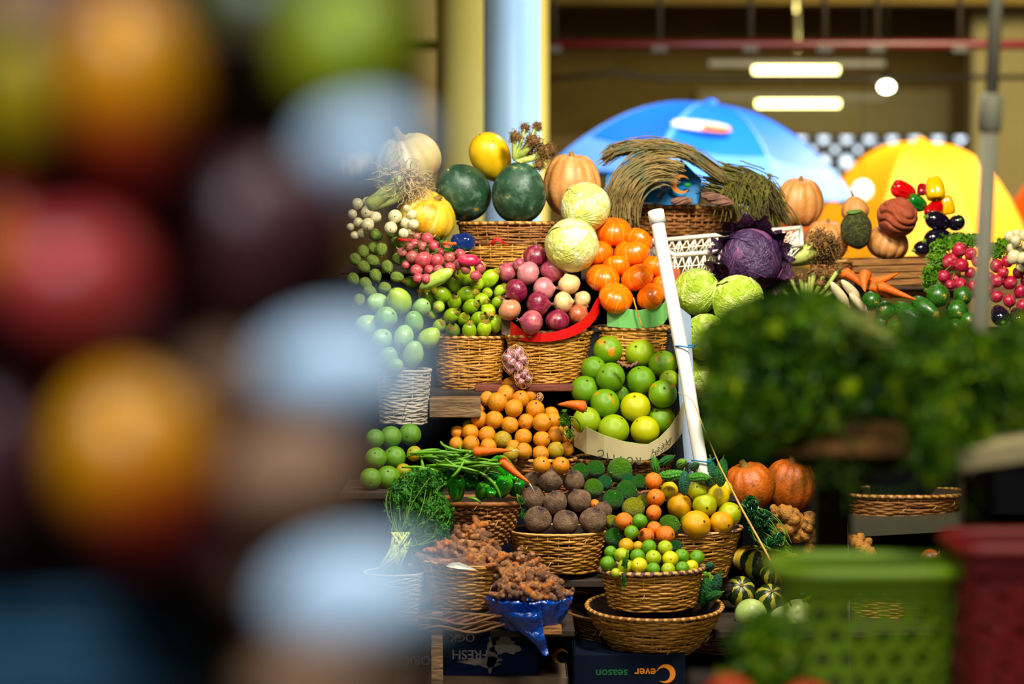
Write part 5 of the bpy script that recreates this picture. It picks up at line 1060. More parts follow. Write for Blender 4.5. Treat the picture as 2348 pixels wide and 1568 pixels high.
# beetroots
BT = [(1261, 1098, 31), (1316, 1103, 25), (1222, 1104, 22), (1224, 1142, 28), (1273, 1153, 28), (1329, 1148, 27), (1233, 1192, 32), (1297, 1199, 30), (1360, 1194, 32), (1383, 1170, 20)]
pile('beet', 'beetroot', 'beetroot', 'beetroot', 'of the beetroot basket', 'brown beetroots', BT, heapY(1285, 1225, 118, 1070, 6.40, .12, .0), {'b': ('earthy brown', (1, 1, 1))}, lambda: (rnd.uniform(-.5, .5), rnd.uniform(-.6, -.1), 1))
one('tamarillo', 'orange_fruit', 1363, 1156, 12, 6.40, 'tiny orange fruit tucked behind the beetroots', 'fruit', (0, -1, 0), (240, 140, 10))
# knobbly citrus
RL = {'g': ('dark green', (52, 124, 30)), 'm': ('mid green', (92, 150, 28)), 'y': ('yellow-green', (184, 184, 42)), 't': ('blue-green', (38, 120, 66))}
pile('rough', 'knobbly_citrus', 'fruit', 'knobbly citrus', 'of the wrinkled citrus heap', 'wrinkled green citrus',
     [(1330, 1082, 21, 'g'), (1366, 1076, 21, 'g'), (1421, 1078, 29, 'm'), (1361, 1120, 23, 'm'), (1387, 1107, 18, 't'), (1436, 1126, 25, 'g'), (1406, 1146, 24, 'g'), (1466, 1106, 18, 'g'), (1452, 1166, 26, 'y'), (1410, 1232, 23, 'g'), (1402, 1195, 16, 'y'), (1474, 1150, 16, 'y'), (1494, 1191, 16, 't'), (1549, 1251, 14, 't'), (1535, 1204, 25, 'm'), (1418, 1200, 14, 'g'), (1440, 1100, 16, 't')],
     lambda px, py: 6.52 - (py - 1070) * .0014, RL)
pile('tamarillo', 'orange_fruit', 'fruit', 'orange fruit', 'between limes and knobbly citrus', 'orange fruit above the limes',
     [(1498, 1103, 20), (1504, 1141, 21), (1499, 1175, 18), (1431, 1195, 21), (1481, 1229, 19), (1500, 1212, 17), (1526, 1227, 22)], lambda px, py: 6.37 - (py - 1100) * .0011, {'o': ('bright', (236, 128, 14))}, lambda: (rnd.uniform(-.4, .8), -.6, rnd.uniform(-.5, .5)))
YC = {'y': ('yellow', (226, 196, 10)), 'o': ('orange-yellow', (224, 164, 12)), 'g': ('yellow-green', (182, 188, 20)), 'n': ('green', (112, 150, 24))}
pile('lemon', 'citrus_fruit', 'fruit', 'citrus fruit', 'of the yellow citrus basket', 'yellow citrus fruit',
     [(1535, 1124, 20, 'y'), (1558, 1161, 29, 'o', (.1, -.3, -1)), (1599, 1126, 23, 'g', (-.1, -.8, .5)), (1616, 1158, 28, 'g', (.1, -.9, -.1)), (1647, 1137, 26, 'y', (0, -.3, -1)), (1673, 1179, 28, 'g', (.5, -.4, .4)), (1596, 1204, 34, 'o', (.4, -.7, .3)), (1654, 1198, 27, 'o', (.5, -.8, -.1)), (1661, 1122, 20, 'y'), (1575, 1196, 16, 'n')],
     heapY(1605, 1225, 105, 1105, 6.44, .10, .03), YC)
LM = {'g': ('green', (100, 150, 14)), 'y': ('yellow', (216, 204, 24)), 'l': ('yellow-green', (172, 188, 30)), 'a': ('amber', (206, 160, 20))}
pile('citrus', 'lime', 'lime', 'lime', 'of the lime basket', 'limes in the striped-rim basket',
     [(1467, 1195, 17.5, 'g'), (1448, 1221, 17, 'g'), (1400, 1266, 15, 'g'), (1436, 1251, 18, 'a'), (1463, 1252, 12, 'a'), (1488, 1254, 17.5, 'g'), (1525, 1256, 17.5, 'l'), (1425, 1273, 17.5, 'l'), (1462, 1275, 17.5, 'g'), (1498, 1279, 18.5, 'l'), (1537, 1282, 19, 'y', (0, -1, .1)), (1563, 1275, 17.5, 'g'), (1598, 1279, 18, 'g'), (1393, 1292, 18, 'g'),
      (1434, 1299, 18, 'l'), (1466, 1297, 19, 'y'), (1498, 1305, 16, 'g'), (1532, 1306, 16.5, 'l'), (1565, 1303, 16.5, 'g'), (1586, 1299, 15.5, 'y'), (1412, 1314, 12, 'l')], heapY(1495, 1318, 125, 1180, 6.16, .125, .06), LM, up)
# bitter gourds
BG = {'d': ('dark green', (36, 118, 42)), 'l': ('light green', (136, 190, 56)), 'v': ('vivid green', (74, 152, 34)), 'b': ('blue-green', (34, 106, 72))}
pile('bitter', 'bitter_gourd', 'gourd', 'bitter gourd', 'of the bitter gourds by the pipe foot', 'bitter gourds',
     [(1502, 1068, 20, 'v', (-.2, -.3, 1)), (1528, 1056, 21, 'd', (.6, -.5, .4)), (1563, 1062, 21, 'l', (.3, -.9, .3)), (1592, 1070, 19, 'b', (.3, -.9, .4)), (1540, 1090, 27, 'v', (1, -.2, .1)), (1568, 1108, 26, 'b', (0, -.1, 1)), (1600, 1094, 24, 'v', (1, -.2, .05)), (1629, 1084, 31, 'b', (0, -.2, 1)), (1654, 1084, 30, 'd', (.12, -.1, 1))],
     lambda px, py: 6.42 - (py - 1060) * .0012, BG)
pile('bitter', 'bitter_gourd', 'gourd', 'bitter gourd', 'beside the lime basket', 'bitter gourds by the limes',
     [(1627, 1300, 21, 'b', (.2, -.9, .4)), (1627, 1332, 25, 'l', (-.4, -.3, .9)), (1616, 1356, 32, 'd', (.15, -.3, 1)), (1642, 1340, 26, 'b', (.3, -.3, .9)), (1636, 1366, 22, 'd', (.5, -.4, .3))], 6.2, BG)
# turmeric
def turmheap(n, tri, Yf, label, group, seed, size=(18, 27)):
    r = random.Random(seed); its = []; tries = 0
    (ax, ay), (bx, by), (cx, cy) = tri
    while len(its) < n and tries < 6000:
        tries += 1; u, v = r.random(), r.random()
        if u + v > 1: u, v = 1 - u, 1 - v
        px = ax + u * (bx - ax) + v * (cx - ax); py = ay + u * (by - ay) + v * (cy - ay)
        if all((px - q[0]) ** 2 + ((py - q[1]) * 1.3) ** 2 > (9.5 + tries * -.001) ** 2 for q in its): its.append((px, py, r.uniform(*size)))
    L = rowlabels([(a_, b_, c_ * .42) for a_, b_, c_ in its], 'turmeric root', label, lambda i: 'knobbly')
    for i, (px, py, s_) in enumerate(its):
        Y = Yf(px, py); a = r.uniform(0, PI); o = put('turm', 'turmeric_root', P(px, py, Y), s_ / S(Y), (math.cos(a), r.uniform(-.5, .1), math.sin(a) * .7), r.choice(((206, 146, 92), (166, 116, 78), (212, 156, 112), (138, 98, 68), (214, 132, 62), (186, 130, 84)))); tag(o, L[i], 'turmeric', group)
turmheap(88, ((945, 1292), (1085, 1195), (1178, 1300)), heapY(1062, 1300, 105, 1215, 6.14, .105, .02), 'of the turmeric basket', 'turmeric roots in the straw basket', 3)
turmheap(72, ((1130, 1360), (1192, 1262), (1312, 1362)), heapY(1213, 1375, 98, 1275, 6.10, .10, .02), 'of the blue bag heap', 'turmeric roots in the blue bag', 5)
quad3('paper_scrap', [P(1022, 1298, 6.02), P(1050, 1304, 6.015), P(1092, 1306, 6.02), P(1070, 1296, 6.02), P(1052, 1289, 6.02), P(1036, 1290, 6.02)], .002, 'paper', None)
tag(bpy.data.objects['paper_scrap'], 'white paper scrap on the rim of the turmeric basket', 'paper')
# blue bag bowl with hanging tail
bo = empty('blue_bag_bowl', P(1213, 1440, 6.05), 'shallow bowl wrapped in a blue plastic bag with a hanging tail', 'bowl')
b0 = P(1213, 1440, 6.05); s = S(6.05)
T_ = np.arange(96) * 2 * PI / 96; V_ = np.linspace(0, 1, 14); X = np.zeros((96, 14, 3)); hh = (1440 - 1366) / s
for j, v in enumerate(V_):
    if v < .85: f = v / .85; a = (60 + 39 * f ** .55) / s; z = hh * f
    else: f = (v - .85) / .15; a = (99 - 12 * f) / s; z = hh - .025 * f
    wv = .0018 * np.sin(T_ * 17 + 4 * v) + .0022 * np.sin(T_ * 7 - 5 * v) + .0012 * np.sin(T_ * 31 + 9 * v); X[:, j] = np.stack([(a + wv) * np.cos(T_), (a + wv) * .85 * np.sin(T_), np.full(96, z) + .002 * np.sin(T_ * 9) + .0015 * np.sin(T_ * 23)], -1)
g = G(); g.grid(X, wrapu=True); g.f.append([k * 14 for k in range(96)][::-1]); g.m.append(0); link('wrapped_bowl', g.mesh('bowl', [M['bag']]), bo)
g = G(); n = 14; X = np.zeros((n, 12, 3))
cx_ = np.interp(np.linspace(0, 1, n), [0, .35, .7, 1], [1195, 1212, 1238, 1252]); wd = np.interp(np.linspace(0, 1, n), [0, .25, .5, .8, 1], [50, 38, 24, 12, 7]); yy_ = np.linspace(1405, 1502, n)
for i in range(n):
    for j in range(12):
        a = j * 2 * PI / 12; X[i, j] = P(cx_[i] + wd[i] * math.cos(a), yy_[i] + 2 * math.sin(3 * a), 5.94 + .012 * math.sin(a) * wd[i] / 20 + .004 * math.sin(5 * a + i) - .006 * math.sin(i)) - b0
g.grid(X, wrapv=True); g.f += [list(range((n - 1) * 12, n * 12))]; g.m.append(0); link('hanging_tail', g.mesh('tail', [M['bag']]), bo)
# parsley bunches left and right, herb sprigs
def bunch(name, label, parts, n, size, mat, seed, base, cat='herbs', stems=40, srad=.0014, smat='stalkg', sp=(.012, .03)):
    o = empty(name, base, label, cat); b = np.array(base)
    fs = [ell(np.array(P(x, y, Y)) - b, (rx / S(Y), ry / S(Y), rz)) if False else ell(np.array(P(x, y, Y)) - b, (rx / S(Y), rz, ry / S(Y)), .35) for x, y, Y, rx, ry, rz in parts]
    me, c = foliage(n, multi(fs, [p[3] * p[4] for p in parts]), size, mat, seed); lv = link('leaves', me, o); lv['kind'] = 'stuff'
    r = np.random.RandomState(seed); g = G()
    for k in range(stems):
        e = c[r.randint(len(c))]; a = r.normal(size=3) * sp[0]; m = (a + e) / 2 + r.normal(size=3) * sp[1]; t = np.linspace(0, 1, 7)[:, None]; g.tube((1 - t) ** 2 * a + 2 * t * (1 - t) * m + t * t * e, srad * (1.2 - .6 * t[:, 0]), 4)
    st = link('stems', g.mesh('stems', [M[smat]]), o)
    if mat == 'parsley_d':
        me, _ = foliage(n // 4, multi(fs, [p[3] * p[4] for p in parts]), size * .95, 'leaf_highlight', seed + 50); lv = link('highlight_leaves', me, o); lv['kind'] = 'stuff'  # added brighter leaves paint highlight specks into the blurred greens
    return o
pb = bunch('parsley_bunch', 'bunch of curly green parsley hanging left of the pepper basket', [(970, 1110, 6.22, 55, 42, .05), (1000, 1175, 6.18, 45, 45, .05), (925, 1150, 6.2, 48, 50, .05), (960, 1215, 6.16, 45, 35, .05), (1015, 1228, 6.13, 18, 32, .03)], 1500, .0085, 'parsley', 3, P(925, 1262, 6.14), stems=110)
g = G(); r = np.random.RandomState(3); ob = np.array(P(925, 1262, 6.14))
for k in range(46): g.tube([np.array(P(r.uniform(895, 950), 1220, 6.14 + r.uniform(-.02, .02))) - ob, np.array(P(915 + r.uniform(-22, 22), 1262, 6.12)) - ob, np.array(P(895 + r.uniform(-28, 30), 1305 + r.uniform(-12, 6), 6.12 + r.uniform(-.02, .02))) - ob], .0021, 5)
link('cut_stalks', g.mesh('cut_stalks', [M['stalk']]), pb)
bunch('parsley_bunch', 'dark green parsley between the citrus basket and the brown roots', [(1722, 1165, 6.5, 18, 30, .03), (1745, 1200, 6.48, 30, 30, .03), (1780, 1238, 6.46, 25, 16, .03)], 420, .010, 'spinach', 5, P(1800, 1262, 6.46), stems=40)
bunch('herb_sprig', 'small green sprig dangling over the lime basket rim', [(1432, 1290, 6.0, 8, 16, .006), (1430, 1330, 6.0, 6, 24, .006)], 90, .0045, 'parsley', 6, P(1440, 1262, 6.0), stems=10, srad=.0008, sp=(.001, .004))
bunch('herb_sprig', 'green sprig beside the beetroots under the pepper basket', [(1192, 1148, 6.2, 10, 10, .008), (1198, 1180, 6.2, 4, 16, .006)], 36, .006, 'parsley', 7, P(1186, 1134, 6.2), stems=6, srad=.001, sp=(.001, .004))
bunch('herb_sprig', 'pale green leaf tips peeping out left of the grapefruit', [(1295, 965, 6.55, 14, 22, .01), (1306, 995, 6.55, 10, 14, .01)], 60, .009, 'herb_y', 8, P(1306, 1000, 6.56), stems=6)
# left column of the stall: hazy green fruit beneath the mangoes
pile('citrus', 'green_citrus', 'fruit', 'green citrus', 'of the hazy heap left of the parsley', 'hazy green citrus at left',
     [(940, 996, 26, 'g'), (896, 1002, 26, 'g'), (905, 1048, 26, 'g'), (950, 1040, 18, 'b'), (862, 1050, 25, 'g'), (890, 1095, 28, 'g'), (860, 1005, 22, 'g'), (850, 1098, 26, 'g'), (925, 1080, 18, 'b')], lambda px, py: 6.5 - (py - 1000) * .001, {'g': ('green', (98, 140, 40)), 'b': ('blushed', (150, 150, 30), 'blush')}, up)
plank(780, 1000, 1128, 6.32, .3, .02, 'wood_d', 'dark plank under the hazy green citrus')
basket(905, 1320, 1420, 70, 52, 6.12, 'pale basket in the haze left of the turmeric basket', mat='wicker_p', rim=('wicker_p', 'wicker_p'), seed=30, rimw=3)

# ------------------------------------------------------------------ pipe, panel, crates
pp = empty('plastic_pipe', P(1560, 760, 6.50), 'bent white plastic pipe with end cap leaning through the stall', 'pipe'); b = P(1560, 760, 6.50)
pts = [(1506, 500, 6.62), (1524, 600, 6.60), (1543, 700, 6.56), (1558, 780, 6.53), (1575, 862, 6.50), (1588, 950, 6.46), (1602, 1030, 6.44), (1614, 1100, 6.42)]
def smooth(pts, n):
    p = np.array([P(*q) for q in pts]); u = np.linspace(0, len(pts) - 1, n); return np.stack([np.interp(u, np.arange(len(pts)), p[:, i]) for i in range(3)], -1)
q = smooth(pts, 30); q = (np.roll(q, 1, 0) + q + np.roll(q, -1, 0)) / 3; q[0] = np.array(P(*pts[0])); q[-1] = np.array(P(*pts[-1]))
g = G(); g.tube(q - np.array(b), 16 / S(6.5), 20); link('tube', g.mesh('tube', [M['pvc']]), pp)
g = G(); c0, c1 = np.array(P(1503, 482, 6.625)) - np.array(b), np.array(P(1509, 512, 6.618)) - np.array(b); g.tube([c0, c0 + (c1 - c0) * .06, c0 + (c1 - c0) * .07, c1], [16.5 / S(6.6), 18.5 / S(6.6), 19 / S(6.6), 19 / S(6.6)], 20); link('end_cap', g.mesh('cap', [M['pvc']]), pp)
for x, y, Y, lab in ((1566, 794, 6.52, 'upper blue cable tie around the white pipe'), (1604, 1056, 6.43, 'lower blue cable tie around the white pipe')):
    g = G(); t = np.linspace(0, 2 * PI, 24); g.tube(np.stack([.027 * np.cos(t) + .006, .024 * np.sin(t), .002 * np.sin(2 * t)], -1), .0021, 6); g.tube([(.028, -.01, 0), (.04, -.02, .01)], .002, 5); tag(link('cable_tie', g.mesh('tie', [M['tie']]), None, P(x, y, Y)), lab, 'cable tie', 'blue cable ties')
gp = quad3('grey_board', [P(1556, 702, 6.66), P(1584, 724, 6.66), P(1592, 900, 6.63), P(1604, 1060, 6.6), P(1570, 1060, 6.6), P(1556, 900, 6.63)], .012, 'grey', None); tag(gp, 'light grey flat board standing behind the white pipe', 'board')
def pfn(x0, x1, y0, y1, Y): 
    A, B, C_ = P(x0, y1, Y), P(x1, y1, Y), P(x0, y0, Y); return lambda u, v: (A.x + (B.x - A.x) * u, Y, A.z + (C_.z - A.z) * v)
bc = empty('black_crate', P(1450, 1120, 6.80), 'black perforated plastic crate behind the grapefruit', 'crate'); b = P(1450, 1120, 6.80)
me = perforated(pfn(1330, 1585, 760, 1120, 6.80), 36, 54, .62, 'blackp', .003, 'mesh_panel'); me.transform(Matrix.Translation(-b)); solid(link('mesh_panel', me, bc), .003)
boxobj('top_rim', P(1458, 757, 6.80) - b, (.27, .02, .012), 'blackp', bc)
tag(quad3('grey_backing', [P(1320, 760, 6.83), P(1590, 760, 6.83), P(1590, 1120, 6.83), P(1320, 1120, 6.83)], .004, 'grey', None), 'pale grey sheet behind the black crate mesh', 'sheet')
# white lattice crate
wc = empty('white_crate', P(1660, 635, 7.0), 'white plastic lattice crate behind the purple cabbage', 'crate'); b = np.array(P(1660, 635, 7.0))
def lattice(p00, p10, p01, p11, n, parent, name='lattice_side'):
    p = [np.array(x) - b for x in (p00, p10, p01, p11)]; f = lambda u, v: (p[0] * (1 - u) + p[1] * u) * (1 - v) + (p[2] * (1 - u) + p[3] * u) * v; g = G()
    for k in range(n):
        u0, u1 = k / n, (k + 1) / n; g.tube([f(u0, .08), f(u1, .92)], .0022, 4); g.tube([f(u1, .08), f(u0, .92)], .0022, 4)
        if k % 2 == 0: g.tube([f(u0, 0), f(u0, 1)], .003, 4)
    for v, r in ((0.05, .004), (.5, .002), (1, .007)): g.tube([f(0, v), f(1, v)], r, 5)
    link(name, g.mesh(name, [M['whitep']]), parent)
FL, FR = (1545, 640, 6.88), (1800, 618, 6.94)
lattice(P(*FL), P(*FR), P(1548, 585, 6.88), P(1838, 562, 6.94), 17, wc)
lattice(P(1490, 600, 7.08), P(1800, 560, 7.08), P(1490, 553, 7.08), P(1838, 522, 7.08), 20, wc)
lattice(P(1492, 600, 7.08), P(*FL), P(1490, 553, 7.08), P(1548, 585, 6.88), 6, wc)
lattice(P(1802, 560, 7.08), P(*FR), P(1838, 522, 7.08), P(1838, 562, 6.94), 6, wc)
tag(boxobj('terracotta_block', P(1548, 640, 6.9), (.022, .1, .06), 'cloth'), 'small terracotta box end between pipe and white crate', 'box')
# ------------------------------------------------------------------ right side of the stall
carrotobj(1932, 622, 1984, 662, 14, 6.86, 'orange carrot lying in the notch left of the carrot tips'); carrotobj(1985, 628, 1984, 668, 15, 6.80, 'short thick carrot pointing at the viewer', None, 6.72); carrotobj(1990, 650, 2062, 626, 13, 6.82, 'carrot pointing up to the right'); carrotobj(1994, 656, 2045, 686, 11, 6.80, 'lower short carrot under the carrot star'); carrotobj(2014, 654, 2104, 690, 12, 6.78, 'long carrot pointing down right above the courgettes')
for x, y, r_, ax, lab in ((1924, 674, 30, (-.6, -.3, .8), 'large white radish beside the carrots'), (1950, 664, 27, (-.7, -.3, .7), 'white radish touching the carrots'), (1967, 694, 26, (-.7, -.4, .7), 'lowest white radish above the parsley')):
    Y = 6.8; o = put('ymelon', 'white_radish', P(x, y, Y), r_ / S(Y) * .72, ax, None, squash=(.62, .62, 1.1)); o.data = m_ovoid(.9, .9, 1.5, M['wroot'], .2, 5, .05, name='white_radish', tip=.4); tag(o, lab, 'radish', 'white radishes')
    for ch in list(o.children): bpy.data.objects.remove(ch)
DG = [(1998, 690, 23), (2030, 712, 23, 'g', (-.4, -.8, .2)), (2020, 738, 17), (2056, 752, 20), (2151, 678, 27), (2194, 712, 26), (2208, 678, 22), (2222, 735, 20), (2190, 750, 20), (2165, 745, 18)]
pile('dgreen', 'round_courgette', 'courgette', 'round courgette', 'of the dark courgettes at right', 'dark round courgettes', DG, 6.92, {'g': ('dark green', (1, 1, 1))}, lambda: (rnd.uniform(-.2, .4), -1, rnd.uniform(-.3, .2)))
for x, y, r_, ax, lab in ((2084, 722, 36, (.6, -.6, -.5), 'long dark green courgette under the carrots'), (2122, 706, 32, (.6, -.6, -.5), 'dark green courgette right of the long one')):
    tag(put('dlong', 'courgette', P(x, y, 6.9), r_ / S(6.9), ax), lab, 'courgette')
RR = [(2200, 572, 17), (2178, 600, 19), (2205, 608, 16), (2226, 582, 14), (2163, 634, 15), (2190, 640, 12), (2203, 650, 14), (2180, 652, 12), (2225, 625, 13), (2232, 655, 12), (2240, 600, 12), (2215, 668, 10)]
RR2 = [(2285, 610, 16), (2310, 600, 14), (2330, 590, 13), (2285, 645, 15), (2316, 648, 17), (2336, 625, 14), (2300, 625, 13), (2285, 680, 14), (2315, 690, 15), (2340, 668, 15), (2290, 708, 9), (2270, 635, 12), (2345, 700, 14), (2268, 665, 10), (2352, 645, 12)]
pr = {'r': ('crimson', (170, 34, 64))}
pile('radish', 'radish', 'radish', 'radish', 'of the bunch left of the pole', 'crimson radishes left of the pole', RR, 7.0, pr, lambda: (rnd.uniform(-.6, .6), -.4, rnd.uniform(-.2, 1)), tail=1)
pile('radish', 'radish', 'radish', 'radish', 'of the bunch right of the pole', 'crimson radishes right of the pole', RR2, 7.0, pr, lambda: (rnd.uniform(-.6, .6), -.4, rnd.uniform(-.2, 1)), tail=1)
pile('wbulb', 'white_radish', 'radish', 'round white radish', 'of the white bunch at the right edge', 'round white radishes at the right edge', [(2315, 542, 12), (2332, 536, 10), (2330, 552, 12), (2320, 568, 12), (2340, 575, 11), (2325, 590, 16), (2345, 592, 13), (2350, 540, 12), (2352, 562, 11), (2342, 612, 12)], 6.95, {'w': ('greenish', (1, 1, 1))}, lambda: (rnd.uniform(-.8, .8), -.3, 1))
bunch('radish_leaves', 'fresh green radish leaves left of the crimson radishes', [(2190, 556, 7.05, 45, 18, .04), (2150, 590, 7.03, 20, 35, .03), (2132, 640, 7.0, 18, 28, .02), (2225, 550, 7.06, 25, 12, .03)], 420, .014, 'herb_y', 9, P(2190, 600, 7.03), stems=30)
bunch('radish_leaves', 'green leaves between pole and white radishes', [(2280, 575, 7.05, 22, 18, .03), (2300, 560, 7.05, 18, 12, .03)], 120, .012, 'herb_y', 10, P(2300, 590, 7.04), stems=16)
for x, y, lab in ((2292, 722, 'glossy aubergine below the crimson radishes at the right edge'), (2335, 728, 'aubergine cut by the right edge')): tag(put('aub', 'aubergine', P(x, y, 6.95), 26 / S(6.95), (.1, -.8, -.5)), lab, 'aubergine')
# lower right
one('deep', 'pumpkin', 1718, 1114, 64, 6.60, 'big deep orange pumpkin with a short stem right of the pipe', 'pumpkin', (-.25, -.2, 1), squash=(1, .95, .95), roll=0)
one('deep', 'pumpkin', 1812, 1112, 66, 6.74, 'second orange pumpkin behind the table leg', 'pumpkin', (.1, -.1, 1), squash=(.95, .95, 1.05))
gm = m_turm(21); gm.materials[0] = M['ginger']; gm2 = m_turm(24); gm2.materials[0] = M['ginger']
for i, (x, y, r_, a, lab) in enumerate(((1815, 1190, 44, 2.7, 'yellow-brown cassava root lying on top of the root pile'), (1838, 1205, 40, 1.3, 'thick brown cassava root beside the table leg'), (1800, 1222, 36, .6, 'cassava root slanting down left'), (1850, 1240, 34, 1.7, 'lowest cassava root above the squashes'), (1800, 1276, 30, .2, 'brown root behind the striped squash'), (1968, 1262, 42, 2.6, 'brown root seen right of the thin white strip'), (1778, 1178, 24, 2.2, 'small cassava root end below the orange pumpkin'), (1835, 1290, 34, .3, 'yellow-brown root above the green plastic rim'))):
    tag(link('cassava_root', gm if i % 2 else gm2, None, P(x, y, 6.55), qdir((math.cos(a), -.2, math.sin(a)), i), (r_ / S(6.55) * 1.25,) * 2 + (r_ / S(6.55),)), lab, 'root')
SQ = [(1740, 1290, 44, 's', (-.05, -.3, 1)), (1697, 1356, 36, 's', (.05, -.8, .6)), (1765, 1372, 35, 's', (.1, -.7, .7)), (1842, 1368, 32, 's', (.6, -.5, .3)), (1812, 1318, 32, 's', (.1, -.5, .7)), (1768, 1318, 26, 's', (.1, -.2, .7))]
pile('squash', 'striped_squash', 'squash', 'striped squash', 'of the striped squash heap', 'striped green squashes', SQ, lambda px, py: 6.55 - (py - 1290) * .0008, {'s': ('yellow-green', (1, 1, 1))})
one('yel', 'squash', 1712, 1280, 34, 6.66, 'orange squash behind the uppermost striped squash', 'squash', (0, -.2, 1))
for x, y, r_, ax, lab in ((1722, 1409, 37, (.5, -.9, .0), 'pale green melon with a brown spot in front of the striped squashes'), (1800, 1432, 42, (0, -.4, 1), 'green melon half hidden by dark herbs'), (1828, 1410, 36, (.3, -.3, .8), 'round green melon behind the plastic basket rim')):
    one('pmelon', 'melon', x, y, r_, 6.35, lab, 'melon', ax)
g = G(); g.tube([P(1590, 920, 6.40), P(1615, 985, 6.36), P(1652, 1072, 6.30), P(1700, 1165, 6.26), P(1752, 1258, 6.22), P(1785, 1320, 6.20), P(1815, 1390, 6.2)], [.0012, .0016, .0022, .003, .003, .003, .002], 6)
g.tube([P(1590, 920, 6.40), P(1570, 905, 6.42), P(1555, 900, 6.42)], .001, 4); tag(link('grass_stalk', g.mesh('stalk', [M['bandl']])), 'long dry grass stalk hanging down from the white pipe', 'grass stalk')
tag(quad3('grey_shelf_edge', [P(1940, 1232, 6.9), P(2260, 1214, 6.9), P(2260, 1186, 6.9), P(1940, 1196, 6.9)], .3, 'metal_d', None), 'grey shelf edge under the shallow straw basket at right', 'shelf')
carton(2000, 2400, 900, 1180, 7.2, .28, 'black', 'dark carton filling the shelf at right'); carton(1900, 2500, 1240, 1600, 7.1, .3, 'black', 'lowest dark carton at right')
tag(quad3('white_strip', [P(1944, 2300, 6.3), P(1956, 2300, 6.3), P(1948, 1290, 6.3), P(1943, 1182, 6.3), P(1936, 1182, 6.3)], .006, 'pvc', None), 'thin upright white plastic strip right of the table leg', 'strip')
for x, y, r_, ax, lab in ((2135, 1283, 26, (.5, -.6, .6), 'dim red onion with peeling skin beside the maroon crate'),): tag(put('onion', 'onion', P(x, y, 6.4), r_ / S(6.4), ax, (150, 56, 30)), lab, 'onion')
tag(put('carrot', 'sweet_potato', P(2196, 1275, 6.4), 34 / S(6.4), (-.1, -.1, -1), None, squash=(1.4, 1.4, 1)), 'small brown root standing against the maroon crate', 'root')

plank(2080, 2330, 1312, 6.32, .2, .02, 'wood_d', 'dark plank under the dim red onion')
plank(1930, 2300, 1441, 6.35, .5, .02, 'wood_d', 'dark plank under the dim straw basket')
# ================================================================== blurred near right: table, parsley, plastic baskets, pole
def tb(name, x0, x1, y0, y1, Y, depth, mat, parent, o, rot=None):
    a, b = P(x0, y0, Y), P(x1, y1, Y); return boxobj(name, Vector(((a.x + b.x) / 2, Y + depth / 2, (a.z + b.z) / 2)) - o, (b.x - a.x, depth, a.z - b.z), mat, parent, rot)
o = P(2100, 1050, 3.5); tab = empty('market_table', o, 'olive-grey market table carrying the blurred parsley', 'table')
tb('tabletop', 1830, 2700, 1040, 1078, 3.5, .55, 'metal_d', tab, o); tb('leg', 1872, 1942, 1030, 2800, 3.99, .05, 'metal_d', tab, o); tb('leg', 2212, 2262, 1030, 2800, 3.99, .05, 'metal_d', tab, o); tb('leg', 2560, 2610, 1030, 2800, 3.99, .05, 'metal_d', tab, o)
tb('rail', 1900, 2640, 1030, 1066, 3.97, .02, 'metal_d', tab, o)
o2 = P(2500, 1030, 3.36); tp = empty('tan_board', o2, 'tan board sticking out under the parsley at the right edge', 'board'); b_ = boxobj('board', (0, 0, 0), (.26, .1, .03), 'cream', tp, (0, -.14, 0))
b_.location = P(2395, 1018, 3.36) - o2
# wooden crate under the parsley
o = P(1950, 1045, 3.42); wcr = empty('wooden_crate', o, 'blurred reddish wooden crate full of parsley on the table', 'crate')
for k in range(2): tb('slat', 1705, 2200, 960 + 46 * k, 1000 + 46 * k, 3.42, .012, 'wood_y', wcr, o); tb('slat', 1705, 2200, 960 + 46 * k, 1000 + 46 * k, 3.80, .012, 'wood_y', wcr, o)
for x in (1705, 2190): tb('corner_post', x, x + 14, 955, 1048, 3.44, .02, 'wood_y', wcr, o); tb('corner_post', x, x + 14, 955, 1048, 3.77, .02, 'wood_y', wcr, o)
tb('end_panel', 1705, 1712, 960, 1046, 3.44, .34, 'wood_y', wcr, o); tb('end_panel', 2193, 2200, 960, 1046, 3.44, .34, 'wood_y', wcr, o); tb('bottom_board', 1705, 2200, 1040, 1046, 3.44, .34, 'wood_y', wcr, o)
bunch('parsley_pile', 'large blurred mound of dark parsley on the wooden crate', [(1800, 800, 3.46, 185, 120, .09), (1760, 900, 3.44, 150, 120, .09), (1930, 900, 3.5, 200, 100, .10), (1850, 720, 3.55, 90, 50, .07), (1700, 970, 3.42, 95, 80, .06), (2050, 880, 3.5, 130, 90, .09)], 5000, .017, 'parsley_d', 20, P(1950, 1000, 3.5), stems=160, srad=.002, sp=(.05, .05))
bunch('parsley_pile', 'blurred bunch of parsley hanging over the table edge by the pole', [(2160, 860, 3.4, 130, 120, .08), (2180, 960, 3.36, 90, 100, .06), (2150, 1040, 3.32, 42, 70, .03), (2110, 760, 3.5, 60, 40, .05)], 2000, .017, 'parsley_d', 21, P(2180, 980, 3.42), stems=90, srad=.002, sp=(.04, .04))
bunch('parsley_pile', 'blurred greens right of the pole at the picture edge', [(2330, 880, 3.45, 100, 130, .08), (2350, 780, 3.5, 60, 50, .05)], 1200, .017, 'parsley_d', 22, P(2360, 980, 3.45), stems=50, srad=.002, sp=(.04, .04))
bunch('yellowing_stems', 'yellow-brown stalk bundle lying across the parsley mound', [(2010, 780, 3.42, 90, 20, .03)], 60, .010, 'herb_y', 23, P(1930, 740, 3.42), stems=120, srad=.0022, smat='stalk', sp=(.01, .015))
